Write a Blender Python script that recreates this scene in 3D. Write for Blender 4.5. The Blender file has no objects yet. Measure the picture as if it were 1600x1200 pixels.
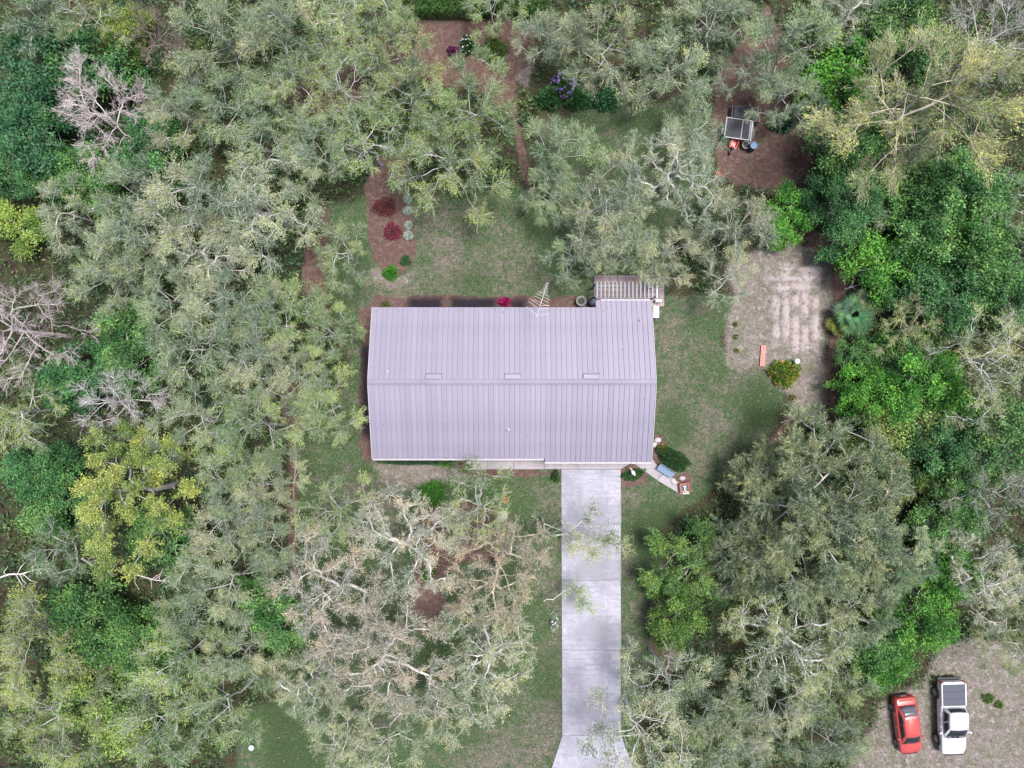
import bpy, math, random
import numpy as np
from mathutils import Vector, Matrix

SC = bpy.context.scene
COL = SC.collection
R_ = math.radians
PI = math.pi

# ------------------------------------------------------------------ camera, sky, sun, exposure
CH = 53.333            # drone height above the ground
S = 0.05               # metres per photograph pixel at ground level
cam_d = bpy.data.cameras.new('drone_camera')
cam_d.sensor_width = 36.0
cam_d.lens = 24.0
cam_d.clip_start = 0.5
cam_d.clip_end = 3000
cam = bpy.data.objects.new('drone_camera', cam_d)
cam.location = (0, 0, CH)
COL.objects.link(cam)
SC.camera = cam

SUN_EL, SUN_AZ = R_(76), R_(70)      # azimuth measured from +y (up in the photo) clockwise
w = bpy.data.worlds.new('World')
SC.world = w
w.use_nodes = True
wn = w.node_tree
bg = wn.nodes.get('Background') or wn.nodes.new('ShaderNodeBackground')
sky = wn.nodes.new('ShaderNodeTexSky')
sky.sky_type = 'NISHITA'
sky.sun_disc = False
sky.sun_elevation = SUN_EL
sky.sun_rotation = SUN_AZ
sky.air_density = 1.0
sky.dust_density = 4.0
sky.ozone_density = 1.5
bg.inputs['Strength'].default_value = 0.05
wn.links.new(sky.outputs[0], bg.inputs['Color'])
out = wn.nodes.get('World Output') or wn.nodes.new('ShaderNodeOutputWorld')
wn.links.new(bg.outputs[0], out.inputs['Surface'])

sun_d = bpy.data.lights.new('sun', 'SUN')
sun_d.energy = 1.5
sun_d.angle = R_(20)
sun_d.color = (1.0, 0.965, 0.95)
sun = bpy.data.objects.new('sun', sun_d)
sd = Vector((math.sin(SUN_AZ) * math.cos(SUN_EL), math.cos(SUN_AZ) * math.cos(SUN_EL), math.sin(SUN_EL)))
sun.rotation_euler = sd.to_track_quat('Z', 'Y').to_euler()
sun.location = (0, 0, 80)
COL.objects.link(sun)

SC.view_settings.view_transform = 'Standard'
SC.view_settings.look = 'None'
SC.view_settings.gamma = 1.0
SC.view_settings.use_curve_mapping = False
SC.view_settings.exposure = 1.88
SC.render.engine = 'CYCLES'
SC.cycles.max_bounces = 5
SC.cycles.diffuse_bounces = 2
SC.cycles.glossy_bounces = 2
SC.cycles.transmission_bounces = 2
SC.cycles.use_denoising = True
SC.render.filter_size = 1.5 if hasattr(SC.render, 'filter_size') else 1.5


def P(px, py, z=0.0):
    """World point at height z seen at photograph pixel (px, py)."""
    k = S * (1 - z / CH)
    return ((px - 800) * k, (600 - py) * k, z)


# ------------------------------------------------------------------ materials
def new_mat(name):
    m = bpy.data.materials.new(name)
    m.use_nodes = True
    nt = m.node_tree
    for n in list(nt.nodes):
        nt.nodes.remove(n)
    o = nt.nodes.new('ShaderNodeOutputMaterial')
    b = nt.nodes.new('ShaderNodeBsdfPrincipled')
    nt.links.new(b.outputs[0], o.inputs[0])
    return m, nt, b, o


def N(nt, t, **kw):
    n = nt.nodes.new('ShaderNode' + t)
    for k, v in kw.items():
        setattr(n, k, v)
    return n


def noise(nt, scale, detail=3.0, rough=0.6, coord=None, w=None):
    n = N(nt, 'TexNoise')
    n.inputs['Scale'].default_value = scale
    n.inputs['Detail'].default_value = detail
    n.inputs['Roughness'].default_value = rough
    if coord is not None:
        nt.links.new(coord, n.inputs['Vector'])
    return n.outputs['Fac']


def ramp(nt, fac, stops):
    r = N(nt, 'ValToRGB')
    e = r.color_ramp.elements
    while len(e) > 1:
        e.remove(e[-1])
    e[0].position = stops[0][0]
    e[0].color = (*stops[0][1], 1)
    for p, c in stops[1:]:
        x = e.new(p)
        x.color = (*c, 1)
    nt.links.new(fac, r.inputs[0])
    return r.outputs[0]


def mixc(nt, fac, a, b, mode='MIX'):
    n = N(nt, 'Mix', data_type='RGBA', blend_type=mode)
    for sock, v in ((n.inputs[0], fac), (n.inputs[6], a), (n.inputs[7], b)):
        if isinstance(v, (int, float)):
            sock.default_value = v
        elif isinstance(v, tuple):
            sock.default_value = (*v, 1)
        else:
            nt.links.new(v, sock)
    return n.outputs[2]


def mathn(nt, op, a, b=None, clamp=False):
    n = N(nt, 'Math', operation=op, use_clamp=clamp)
    for sock, v in ((n.inputs[0], a), (n.inputs[1], b)):
        if v is None:
            continue
        if isinstance(v, (int, float)):
            sock.default_value = v
        else:
            nt.links.new(v, sock)
    return n.outputs[0]


def simple(name, col, rough=0.6, metal=0.0, var=0.15, scale=4.0, bump=0.0, coat=0.0):
    m, nt, b, o = new_mat(name)
    tc = N(nt, 'TexCoord').outputs['Object']
    f = noise(nt, scale, 4, 0.65, tc)
    lo = tuple(c * (1 - var) for c in col)
    hi = tuple(min(1, c * (1 + var)) for c in col)
    nt.links.new(ramp(nt, f, [(0.3, lo), (0.7, hi)]), b.inputs['Base Color'])
    b.inputs['Roughness'].default_value = rough
    b.inputs['Metallic'].default_value = metal
    if coat:
        b.inputs['Coat Weight'].default_value = coat
        b.inputs['Coat Roughness'].default_value = 0.08
    if bump:
        bn = N(nt, 'Bump')
        bn.inputs['Strength'].default_value = bump
        bn.inputs['Distance'].default_value = 0.03
        nt.links.new(noise(nt, scale * 6, 4, 0.6, tc), bn.inputs['Height'])
        nt.links.new(bn.outputs[0], b.inputs['Normal'])
    return m


def leaf_material(name, trans=0.10, lo=0.55, hi=1.5):
    """Leaf colour = the object's own colour, varied leaf by leaf and clump by clump."""
    m, nt, b, o = new_mat(name)
    oi = N(nt, 'ObjectInfo')
    geo = N(nt, 'NewGeometry')
    tc = N(nt, 'TexCoord')
    rnd = geo.outputs['Random Per Island']
    k = ramp(nt, rnd, [(0.0, (lo,) * 3), (0.5, (0.95, 0.97, 0.95)), (0.85, (hi * .86, hi * .87, hi * .8)), (1.0, (hi * 1.05, hi * 1.02, hi * .95))])
    c = mixc(nt, 1.0, oi.outputs['Color'], k, 'MULTIPLY')
    f = noise(nt, 0.75, 2, 0.5, tc.outputs['Object'])
    k2 = ramp(nt, f, [(0.32, (0.78, 0.90, 0.92)), (0.52, (1, 1, 1)), (0.7, (1.28, 1.16, 0.95))])
    c = mixc(nt, 1.0, c, k2, 'MULTIPLY')
    at = N(nt, 'Attribute', attribute_name='tone').outputs['Fac']
    c = mixc(nt, 1.0, c, ramp(nt, at, [(0.0, (1, 1, 1)), (0.02, (0.42, 0.62, 0.50)), (0.3, (0.72, 0.84, 0.76)), (0.6, (1.08, 1.07, 1.02)), (1.0, (1.62, 1.50, 1.30))]), 'MULTIPLY')
    nt.links.new(c, b.inputs['Base Color'])
    b.inputs['Roughness'].default_value = 0.65
    b.inputs['Specular IOR Level'].default_value = 0.25
    t = N(nt, 'BsdfTranslucent')
    nt.links.new(c, t.inputs['Color'])
    mx = N(nt, 'MixShader')
    mx.inputs[0].default_value = trans
    nt.links.new(b.outputs[0], mx.inputs[1])
    nt.links.new(t.outputs[0], mx.inputs[2])
    nt.links.new(mx.outputs[0], o.inputs[0])
    return m


def bark_material(name):
    m, nt, b, o = new_mat(name)
    oi = N(nt, 'ObjectInfo')
    tc = N(nt, 'TexCoord').outputs['Object']
    f = noise(nt, 3.0, 5, 0.7, tc)
    k = ramp(nt, f, [(0.3, (0.5, 0.5, 0.5)), (0.5, (0.9, 0.9, 0.88)), (0.7, (1.25, 1.25, 1.25))])
    nt.links.new(mixc(nt, 1.0, oi.outputs['Color'], k, 'MULTIPLY'), b.inputs['Base Color'])
    b.inputs['Roughness'].default_value = 0.9
    bn = N(nt, 'Bump')
    bn.inputs['Strength'].default_value = 0.6
    bn.inputs['Distance'].default_value = 0.03
    nt.links.new(noise(nt, 18, 3, 0.6, tc), bn.inputs['Height'])
    nt.links.new(bn.outputs[0], b.inputs['Normal'])
    return m


M_LEAF = leaf_material('oak_leaf')
M_LUSH = leaf_material('lush_leaf', 0.12, 0.5, 1.45)
M_BARK = bark_material('bark')
M_TWIG = bark_material('twig_bark')


# ------------------------------------------------------------------ mesh helpers
def mesh_quads(name, verts, quads, mat, smooth=False):
    me = bpy.data.meshes.new(name)
    verts = np.ascontiguousarray(verts, dtype=np.float32).reshape(-1, 3)
    quads = np.ascontiguousarray(quads, dtype=np.int32).reshape(-1, 4)
    nf = len(quads)
    me.vertices.add(len(verts))
    me.vertices.foreach_set('co', verts.ravel())
    me.loops.add(nf * 4)
    me.loops.foreach_set('vertex_index', quads.ravel())
    me.polygons.add(nf)
    me.polygons.foreach_set('loop_start', np.arange(0, nf * 4, 4, dtype=np.int32))
    me.polygons.foreach_set('loop_total', np.full(nf, 4, dtype=np.int32))
    if smooth:
        me.polygons.foreach_set('use_smooth', np.ones(nf, dtype=bool))
    me.update(calc_edges=True)
    me.materials.append(mat)
    return me


def tubes(Pt, Rd, sides):
    """Pt (M,K,3), Rd (M,K) -> verts, quads of M tapered tubes."""
    Pt = np.asarray(Pt, float)
    M, K, _ = Pt.shape
    T = np.gradient(Pt, axis=1)
    T /= np.linalg.norm(T, axis=2, keepdims=True) + 1e-9
    ref = np.tile(np.array([0.31, 0.87, 0.38]), (M, K, 1))
    par = np.abs((T * ref).sum(2)) > 0.93
    ref[par] = (0.9, -0.3, 0.3)
    A = np.cross(T, ref)
    A /= np.linalg.norm(A, axis=2, keepdims=True) + 1e-9
    B = np.cross(T, A)
    th = np.arange(sides) * 2 * PI / sides
    V = Pt[:, :, None, :] + Rd[:, :, None, None] * (np.cos(th)[None, None, :, None] * A[:, :, None, :] + np.sin(th)[None, None, :, None] * B[:, :, None, :])
    idx = np.arange(M * K * sides).reshape(M, K, sides)
    a = idx[:, :-1, :]
    b = idx[:, 1:, :]
    a2 = np.roll(a, -1, axis=2)
    b2 = np.roll(b, -1, axis=2)
    Q = np.stack([a, a2, b2, b], -1).reshape(-1, 4)
    return V.reshape(-1, 3), Q


def leaf_quads(C, U, rng, L, Wd, flat=0.7):
    """diamond leaves centred on C pointing along U."""
    n = len(C)
    up = np.array([0, 0, 1.0]) + rng.normal(0, flat, (n, 3))
    V = np.cross(U, up)
    V /= np.linalg.norm(V, axis=1, keepdims=True) + 1e-9
    L = L[:, None]
    Wd = Wd[:, None]
    a = C - U * L * 0.5
    c = C + U * L * 0.5
    m = C - U * L * 0.06
    vs = np.stack([a, m + V * Wd * 0.5, c, m - V * Wd * 0.5], 1).reshape(-1, 3)
    return vs, np.arange(n * 4).reshape(-1, 4)


def norm(a):
    return a / (np.linalg.norm(a, axis=-1, keepdims=True) + 1e-9)


class MB:
    def __init__(self):
        self.v, self.f = [], []

    def add(self, vs, fs):
        o = len(self.v)
        self.v += [tuple(x) for x in vs]
        self.f += [tuple(i + o for i in f) for f in fs]
        return self

    def box(self, c, s, rz=0.0, rx=0.0, ry=0.0):
        hx, hy, hz = s[0] / 2, s[1] / 2, s[2] / 2
        m = Matrix.Translation(c) @ Matrix.Rotation(rz, 4, 'Z') @ Matrix.Rotation(ry, 4, 'Y') @ Matrix.Rotation(rx, 4, 'X')
        vs = [m @ Vector((x, y, z)) for z in (-hz, hz) for x, y in ((-hx, -hy), (hx, -hy), (hx, hy), (-hx, hy))]
        return self.add(vs, [(3, 2, 1, 0), (4, 5, 6, 7), (0, 1, 5, 4), (1, 2, 6, 5), (2, 3, 7, 6), (3, 0, 4, 7)])

    def prism(self, poly, z0, z1):
        n = len(poly)
        vs = [(x, y, z0) for x, y in poly] + [(x, y, z1) for x, y in poly]
        fs = [tuple(range(n - 1, -1, -1)), tuple(range(n, 2 * n))]
        fs += [(i, (i + 1) % n, n + (i + 1) % n, n + i) for i in range(n)]
        return self.add(vs, fs)

    def tube(self, pts, r, n=8, cap=True):
        pts = [Vector(p) for p in pts]
        rs = r if isinstance(r, (list, tuple)) else [r] * len(pts)
        vs, fs = [], []
        for i, p in enumerate(pts):
            t = (pts[min(i + 1, len(pts) - 1)] - pts[max(i - 1, 0)]).normalized()
            ref = Vector((0, 0, 1)) if abs(t.z) < 0.9 else Vector((1, 0, 0))
            a = t.cross(ref).normalized()
            b = t.cross(a)
            for k in range(n):
                th = 2 * PI * k / n
                vs.append(p + rs[i] * (a * math.cos(th) + b * math.sin(th)))
        for i in range(len(pts) - 1):
            for k in range(n):
                k2 = (k + 1) % n
                fs.append((i * n + k, i * n + k2, (i + 1) * n + k2, (i + 1) * n + k))
        if cap:
            fs.append(tuple(range(n - 1, -1, -1)))
            fs.append(tuple((len(pts) - 1) * n + k for k in range(n)))
        return self.add(vs, fs)

    def lathe(self, prof, c=(0, 0, 0), n=16, axis='Z'):
        vs, fs = [], []
        for r, z in prof:
            for k in range(n):
                th = 2 * PI * k / n
                x, y = r * math.cos(th), r * math.sin(th)
                p = (x, y, z) if axis == 'Z' else (z, x, y)
                vs.append((p[0] + c[0], p[1] + c[1], p[2] + c[2]))
        for i in range(len(prof) - 1):
            for k in range(n):
                k2 = (k + 1) % n
                fs.append((i * n + k, i * n + k2, (i + 1) * n + k2, (i + 1) * n + k))
        if prof[0][0] > 1e-4:
            fs.append(tuple(range(n - 1, -1, -1)))
        if prof[-1][0] > 1e-4:
            fs.append(tuple((len(prof) - 1) * n + k for k in range(n)))
        return self.add(vs, fs)

    def loft(self, rings, cap=True):
        n = len(rings[0])
        vs = [p for r in rings for p in r]
        fs = []
        for i in range(len(rings) - 1):
            for k in range(n):
                k2 = (k + 1) % n
                fs.append((i * n + k, i * n + k2, (i + 1) * n + k2, (i + 1) * n + k))
        if cap:
            fs.append(tuple(range(n - 1, -1, -1)))
            fs.append(tuple((len(rings) - 1) * n + k for k in range(n)))
        return self.add(vs, fs)

    def ball(self, c, r, n=10, sz=1.0):
        prof = [(r * math.sin(PI * i / n), -r * sz * math.cos(PI * i / n)) for i in range(n + 1)]
        prof[0] = (1e-5, prof[0][1])
        prof[-1] = (1e-5, prof[-1][1])
        return self.lathe(prof, c, 2 * n)

    def mesh(self, name, mat, smooth=False):
        me = bpy.data.meshes.new(name)
        me.from_pydata(self.v, [], self.f)
        me.materials.append(mat)
        import bmesh
        bm = bmesh.new()
        bm.from_mesh(me)
        bmesh.ops.recalc_face_normals(bm, faces=bm.faces)
        bm.to_mesh(me)
        bm.free()
        if smooth:
            me.polygons.foreach_set('use_smooth', np.ones(len(me.polygons), dtype=bool))
        me.update()
        return me

    def build(self, name, mat, parent=None, smooth=False, bevel=0.0):
        return obj(name, self.mesh(name, mat, smooth), parent, bevel=bevel)


def obj(name, me, parent=None, color=None, loc=None, bevel=0.0):
    o = bpy.data.objects.new(name, me)
    COL.objects.link(o)
    if parent is not None:
        o.parent = parent
    if color is not None:
        o.color = (*color, 1)
    if loc is not None:
        o.location = loc
    if bevel:
        b = o.modifiers.new('bevel', 'BEVEL')
        b.width = bevel
        b.segments = 2
        b.limit_method = 'ANGLE'
    return o


def tag(o, label=None, cat=None, group=None, kind=None):
    if label:
        o['label'] = label
    if cat:
        o['category'] = cat
    if group:
        o['group'] = group
    if kind:
        o['kind'] = kind
    return o


def thing(name, label, cat, loc, rz=0.0, group=None, scale=1.0):
    o = bpy.data.objects.new(name, None)
    o.empty_display_size = 0.3
    COL.objects.link(o)
    o.location = loc
    o.rotation_euler = (0, 0, rz)
    o.scale = (scale,) * 3
    return tag(o, label, cat, group)


def copy_thing(root, loc, rz, label, scale=1.0):
    r = root.copy()
    COL.objects.link(r)
    r.location = loc
    r.rotation_euler = (0, 0, rz)
    r.scale = (scale,) * 3
    r['label'] = label
    for ch in list(root.children):
        c = ch.copy()
        COL.objects.link(c)
        c.parent = r
        for g in list(ch.children):
            d = g.copy()
            COL.objects.link(d)
            d.parent = c
    return r


# ------------------------------------------------------------------ ground
rng0 = np.random.default_rng(11)


def vnoise(x, y, scale, seed):
    """smooth value noise in 0..1"""
    r = np.random.default_rng(seed)
    g = r.random((256, 256))
    xs, ys = x * scale + 1000.3, y * scale + 1000.7
    xi, yi = np.floor(xs).astype(int), np.floor(ys).astype(int)
    fx, fy = xs - xi, ys - yi
    fx, fy = fx * fx * (3 - 2 * fx), fy * fy * (3 - 2 * fy)
    a, b = g[xi % 256, yi % 256], g[(xi + 1) % 256, yi % 256]
    c, d = g[xi % 256, (yi + 1) % 256], g[(xi + 1) % 256, (yi + 1) % 256]
    return (a * (1 - fx) + b * fx) * (1 - fy) + (c * (1 - fx) + d * fx) * fy


def sdist(X, Y, poly):
    """signed distance (positive inside) to a polygon given in photo pixels; result in metres"""
    p = np.array([P(a, b)[:2] for a, b in poly])
    q = np.roll(p, -1, axis=0)
    best = np.full(X.shape, 1e9)
    inside = np.zeros(X.shape, bool)
    for (ax, ay), (bx, by) in zip(p, q):
        ex, ey = bx - ax, by - ay
        t = np.clip(((X - ax) * ex + (Y - ay) * ey) / (ex * ex + ey * ey + 1e-12), 0, 1)
        best = np.minimum(best, np.hypot(X - ax - t * ex, Y - ay - t * ey))
        cond = ((ay > Y) != (by > Y)) & (X < (bx - ax) * (Y - ay) / (by - ay + 1e-12) + ax)
        inside ^= cond
    return np.where(inside, best, -best)


LAWN = [[(455, 1260), (430, 1100), (455, 860), (462, 690), (545, 560), (520, 500), (500, 420), (510, 320), (570, 300), (648, 310), (800, 290),
         (860, 290), (840, 190), (960, 165), (1085, 150), (1110, 200), (1115, 280), (1060, 350), (1040, 460), (1138, 470), (1138, 560), (1185, 570),
         (1222, 605), (1226, 640), (1205, 690), (1140, 740), (1030, 830), (1022, 1000), (1000, 1100), (1010, 1260)],
        [(380, 1250), (380, 1110), (460, 1080), (470, 1250)]]
MULCH = [[(655, 22), (835, 22), (835, 95), (800, 118), (820, 250), (838, 300), (825, 320), (800, 190), (740, 140), (640, 120)],
         [(440, 150), (520, 60), (640, 50), (650, 120), (590, 160), (440, 190)], [(370, 230), (420, 215), (430, 260), (380, 270)],
         [(480, 330), (512, 320), (512, 480), (525, 510), (488, 530), (472, 440)],
         [(1115, 130), (1160, 60), (1200, 10), (1240, 100), (1262, 200), (1285, 300), (1240, 320), (1190, 300), (1120, 285), (1112, 200)],
         [(568, 290), (590, 240), (640, 255), (647, 405), (640, 425), (610, 440), (588, 425), (576, 360)],
         [(582, 462), (930, 464), (930, 490), (575, 490)],
         [(560, 480), (585, 480), (585, 720), (565, 720)],
         [(650, 800), (720, 780), (800, 800), (800, 870), (720, 880), (690, 900), (700, 950), (660, 1000), (640, 960), (650, 880)],
         [(735, 732), (880, 732), (880, 744), (740, 747)],
         [(968, 728), (985, 716), (1010, 738), (1010, 757), (975, 762), (968, 760)],
         [(1015, 685), (1032, 682), (1042, 700), (1030, 725), (1018, 715)], [(1050, 745), (1078, 738), (1082, 760), (1072, 768)],
         [(1018, 940), (1050, 930), (1060, 1040), (1030, 1060), (1018, 1010)],
         [(1195, 700), (1232, 650), (1238, 656), (1205, 712)],
         [(448, 640), (462, 640), (463, 905), (451, 905)],
         [(1195, 368), (1240, 358), (1350, 372), (1350, 400), (1315, 400), (1230, 376)], [(1298, 400), (1345, 400), (1318, 470), (1308, 560), (1304, 670), (1292, 670), (1297, 560), (1303, 470)],
         [(440, 600), (470, 600), (470, 690), (440, 690)]]
SAND = [[(1140, 420), (1190, 390), (1225, 362), (1290, 368), (1325, 385), (1320, 450), (1290, 520), (1295, 665), (1234, 652), (1228, 620), (1205, 580), (1170, 578), (1140, 570)],
        [(1320, 1230), (1340, 1170), (1390, 1085), (1440, 1065), (1470, 1010), (1530, 1000), (1640, 1020), (1640, 1240)],
        [(578, 718), (740, 730), (735, 748), (640, 756), (600, 757), (585, 740)],
        [(785, 100), (830, 105), (825, 140), (800, 130)],
        [(590, 425), (610, 441), (640, 428), (648, 410), (652, 420), (640, 440), (610, 452), (585, 440)]]
DRY = [[(640, 330), (720, 340), (740, 470), (600, 470), (560, 460), (600, 430), (650, 420)],
       [(740, 350), (800, 380), (860, 440), (860, 465), (740, 465)],
       [(1025, 480), (1080, 500), (1060, 640), (1025, 620)],
       [(1070, 650), (1180, 560), (1190, 600), (1130, 720), (1060, 790), (1040, 730)],
       [(975, 930), (1018, 940), (1018, 1010), (975, 1040)],
       [(745, 1120), (870, 1080), (865, 1230), (740, 1230)],
       [(855, 740), (877, 740), (877, 1180), (860, 1180)], [(969, 760), (985, 760), (990, 900), (970, 900)],
       [(540, 760), (620, 750), (610, 800), (560, 800)]]
LUSH = [[(1150, 610), (1190, 585), (1220, 610), (1225, 640), (1205, 680), (1150, 690)],
        [(650, 980), (700, 980), (720, 1100), (800, 1110), (740, 1150), (660, 1130)],
        [(1030, 640), (1060, 620), (1080, 690), (1050, 700)], [(715, 425), (760, 425), (760, 455), (715, 455)],
        [(980, 800), (1060, 780), (1080, 850), (1000, 900)], [(840, 1020), (872, 1020), (872, 1090), (845, 1090)],
        [(420, 1100), (520, 1130), (500, 1220), (410, 1220)]]


def field(X, Y, polys, soft, amp, seed, sc=0.35):
    d = np.full(X.shape, -1e9)
    for p in polys:
        d = np.maximum(d, sdist(X, Y, p))
    d = d + (vnoise(X, Y, sc, seed) - 0.5) * amp * 2 + (vnoise(X, Y, sc * 3.1, seed + 1) - 0.5) * amp
    return np.clip(d / soft * 0.5 + 0.5, 0, 1)


def fine_axis(a, b, step, far):
    core = np.arange(a, b + step / 2, step)
    o = [3, 8, 16, 30, 60, 120, 250, 600, 1500]
    return np.concatenate([[a - x for x in o[::-1]], core, [b + x for x in o]])


gx, gy = fine_axis(-44, 44, 0.25, 0), fine_axis(-34, 34, 0.25, 0)
GX, GY = np.meshgrid(gx, gy, indexing='ij')
f_grass = field(GX, GY, LAWN, 0.7, 0.5, 3)
f_mulch = field(GX, GY, MULCH, 0.35, 0.22, 5, 0.6)
f_sand = field(GX, GY, SAND, 0.6, 0.5, 7, 0.5)
f_dry = field(GX, GY, DRY, 2.2, 0.8, 9, 0.5)
f_lush = field(GX, GY, LUSH, 0.8, 0.3, 13, 0.4)
f_painted_shade = field(GX, GY, [[(638, 463), (690, 465), (690, 490), (638, 490)], [(704, 464), (776, 464), (776, 490), (704, 490)], [(796, 466), (822, 466), (822, 490), (796, 490)], [(562, 540), (590, 540), (590, 690), (566, 680)]], 0.3, 0.1, 31, .6)  # shade beside the rear wall and left gable, painted as near black ground
GZ = (vnoise(GX, GY, 0.4, 21) - 0.5) * 0.05 + (vnoise(GX, GY, 1.7, 22) - 0.5) * 0.03
# tilled ridges of the vegetable plot
ridge = np.zeros_like(GX)
for (x0, y0, x1, y1) in ((1205, 420, 1280, 421), (1205, 434, 1278, 435), (1215, 449, 1275, 450), (1243, 462, 1243, 545), (1258, 460, 1258, 545), (1274, 458, 1274, 548),
                         (1228, 462, 1229, 540), (1212, 470, 1213, 540)):
    ax, ay, _ = P(x0, y0)
    bx, by, _ = P(x1, y1)
    t = np.clip(((GX - ax) * (bx - ax) + (GY - ay) * (by - ay)) / ((bx - ax) ** 2 + (by - ay) ** 2), 0, 1)
    ridge = np.maximum(ridge, np.exp(-((GX - ax - t * (bx - ax)) ** 2 + (GY - ay - t * (by - ay)) ** 2) / 0.07) * np.clip(2.2 * vnoise(GX, GY, 1.3, 71) - .35, .1, 1.1))
GZ = GZ + ridge * 0.14
GZ[(np.abs(GX) < 11) & (np.abs(GY) < 6.5)] = 0
nx, ny = len(gx), len(gy)
gi = np.arange(nx * ny).reshape(nx, ny)
GQ = np.stack([gi[:-1, :-1], gi[1:, :-1], gi[1:, 1:], gi[:-1, 1:]], -1).reshape(-1, 4)


def ground_material():
    m, nt, b, o = new_mat('ground_soil_and_grass')
    tc = N(nt, 'TexCoord').outputs['Object']

    def att(n):
        a = N(nt, 'Attribute', attribute_name=n)
        return a.outputs['Fac']

    n_fine = noise(nt, 7.0, 5, 0.75, tc)
    n_mid = noise(nt, 1.3, 5, 0.7, tc)
    n_big = noise(nt, 0.28, 3, 0.6, tc)
    n_grain = noise(nt, 22.0, 3, 0.7, tc)
    litter = ramp(nt, n_fine, [(0.3, (0.018, 0.014, 0.011)), (0.5, (0.042, 0.032, 0.024)), (0.62, (0.085, 0.064, 0.052)), (0.75, (0.15, 0.12, 0.10))])
    litter = mixc(nt, ramp(nt, n_mid, [(0.42, (0, 0, 0)), (0.6, (0.75, 0.75, 0.75))]), litter,
                  ramp(nt, n_fine, [(0.35, (0.02, 0.04, 0.012)), (0.65, (0.07, 0.10, 0.035))]))
    green = ramp(nt, n_fine, [(0.30, (0.022, 0.044, 0.019)), (0.5, (0.048, 0.088, 0.036)), (0.68, (0.098, 0.138, 0.068))])
    lush = ramp(nt, n_fine, [(0.3, (0.022, 0.047, 0.019)), (0.7, (0.060, 0.095, 0.040))])
    dry = ramp(nt, n_fine, [(0.32, (0.070, 0.062, 0.050)), (0.5, (0.145, 0.124, 0.104)), (0.68, (0.27, 0.23, 0.21))])
    n_pat = noise(nt, 2.6, 4, 0.75, tc)
    dfac = mathn(nt, 'ADD', mathn(nt, 'MULTIPLY', att('dry'), 0.55), mathn(nt, 'MULTIPLY', mathn(nt, 'SUBTRACT', mathn(nt, 'ADD', mathn(nt, 'ADD', n_mid, n_pat), mathn(nt, 'MULTIPLY', n_big, 0.9)), 1.42), 2.1), True)
    grass = mixc(nt, mathn(nt, 'MULTIPLY', dfac, 1.0, True), green, dry)
    grass = mixc(nt, mathn(nt, 'MULTIPLY', att('lush'), 0.95), grass, lush)
    mulch = ramp(nt, n_grain, [(0.28, (0.045, 0.022, 0.018)), (0.5, (0.095, 0.052, 0.045)), (0.66, (0.16, 0.098, 0.085)), (0.8, (0.28, 0.20, 0.18))])
    mulch = mixc(nt, ramp(nt, n_mid, [(0.35, (0, 0, 0)), (0.7, (0.55, 0.55, 0.55))]), mulch, (0.105, 0.07, 0.062))
    sand = ramp(nt, mathn(nt, 'ADD', mathn(nt, 'MULTIPLY', n_fine, 0.6), mathn(nt, 'MULTIPLY', n_grain, 0.4)),
                [(0.34, (0.085, 0.068, 0.060)), (0.46, (0.165, 0.135, 0.122)), (0.56, (0.25, 0.212, 0.205)), (0.7, (0.37, 0.32, 0.325))])
    weed = ramp(nt, n_fine, [(0.3, (0.055, 0.068, 0.034)), (0.7, (0.155, 0.155, 0.095))])
    sand = mixc(nt, ramp(nt, n_mid, [(0.40, (0, 0, 0)), (0.58, (0.85, 0.85, 0.85))]), sand, weed)
    ridge_c = ramp(nt, n_grain, [(0.3, (0.27, 0.225, 0.22)), (0.7, (0.46, 0.40, 0.395))])
    sand = mixc(nt, mathn(nt, 'MULTIPLY', mathn(nt, 'MULTIPLY', att('ridge'), 1.5), ramp(nt, n_pat, [(0.34, (0.25, 0.25, 0.25)), (0.52, (0.9, 0.9, 0.9))]), True), sand, ridge_c)
    sand = mixc(nt, ramp(nt, n_pat, [(0.50, (0, 0, 0)), (0.66, (0.75, 0.75, 0.75))]), sand, (0.36, 0.315, 0.32))
    sand = mixc(nt, ramp(nt, n_pat, [(0.33, (0.7, 0.7, 0.7)), (0.45, (0, 0, 0))]), sand, (0.10, 0.082, 0.07))

    def w(n, a=0.55, k=3.0):
        x = mathn(nt, 'ADD', att(n), mathn(nt, 'MULTIPLY', mathn(nt, 'SUBTRACT', n_fine, 0.5), a))
        x = mathn(nt, 'MULTIPLY', mathn(nt, 'SUBTRACT', x, 0.5), k)
        return mathn(nt, 'ADD', x, 0.5, True)

    c = mixc(nt, w('grass'), litter, grass)
    c = mixc(nt, w('sand', 0.9, 2.2), c, sand)
    mulch = mixc(nt, ramp(nt, n_fine, [(0.56, (0, 0, 0)), (0.74, (0.7, 0.7, 0.7))]), mulch, (0.31, 0.23, 0.195))
    mulch = mixc(nt, ramp(nt, n_pat, [(0.46, (0, 0, 0)), (0.64, (0.65, 0.65, 0.65))]), mulch, ramp(nt, n_grain, [(0.35, (0.10, 0.075, 0.06)), (0.65, (0.25, 0.20, 0.175))]))
    mulch = mixc(nt, ramp(nt, noise(nt, 0.8, 5, 0.75, tc), [(0.54, (0, 0, 0)), (0.68, (0.6, 0.6, 0.6))]), mulch, ramp(nt, n_fine, [(0.35, (0.045, 0.055, 0.025)), (0.65, (0.10, 0.115, 0.055))]))
    mulch = mixc(nt, att('painted_shade'), mulch, (0.022, 0.018, 0.024))
    c = mixc(nt, w('mulch', 0.5, 4.0), c, mulch)
    nt.links.new(c, b.inputs['Base Color'])
    b.inputs['Roughness'].default_value = 0.95
    b.inputs['Specular IOR Level'].default_value = 0.15
    bn = N(nt, 'Bump')
    bn.inputs['Strength'].default_value = 0.9
    bn.inputs['Distance'].default_value = 0.08
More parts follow.
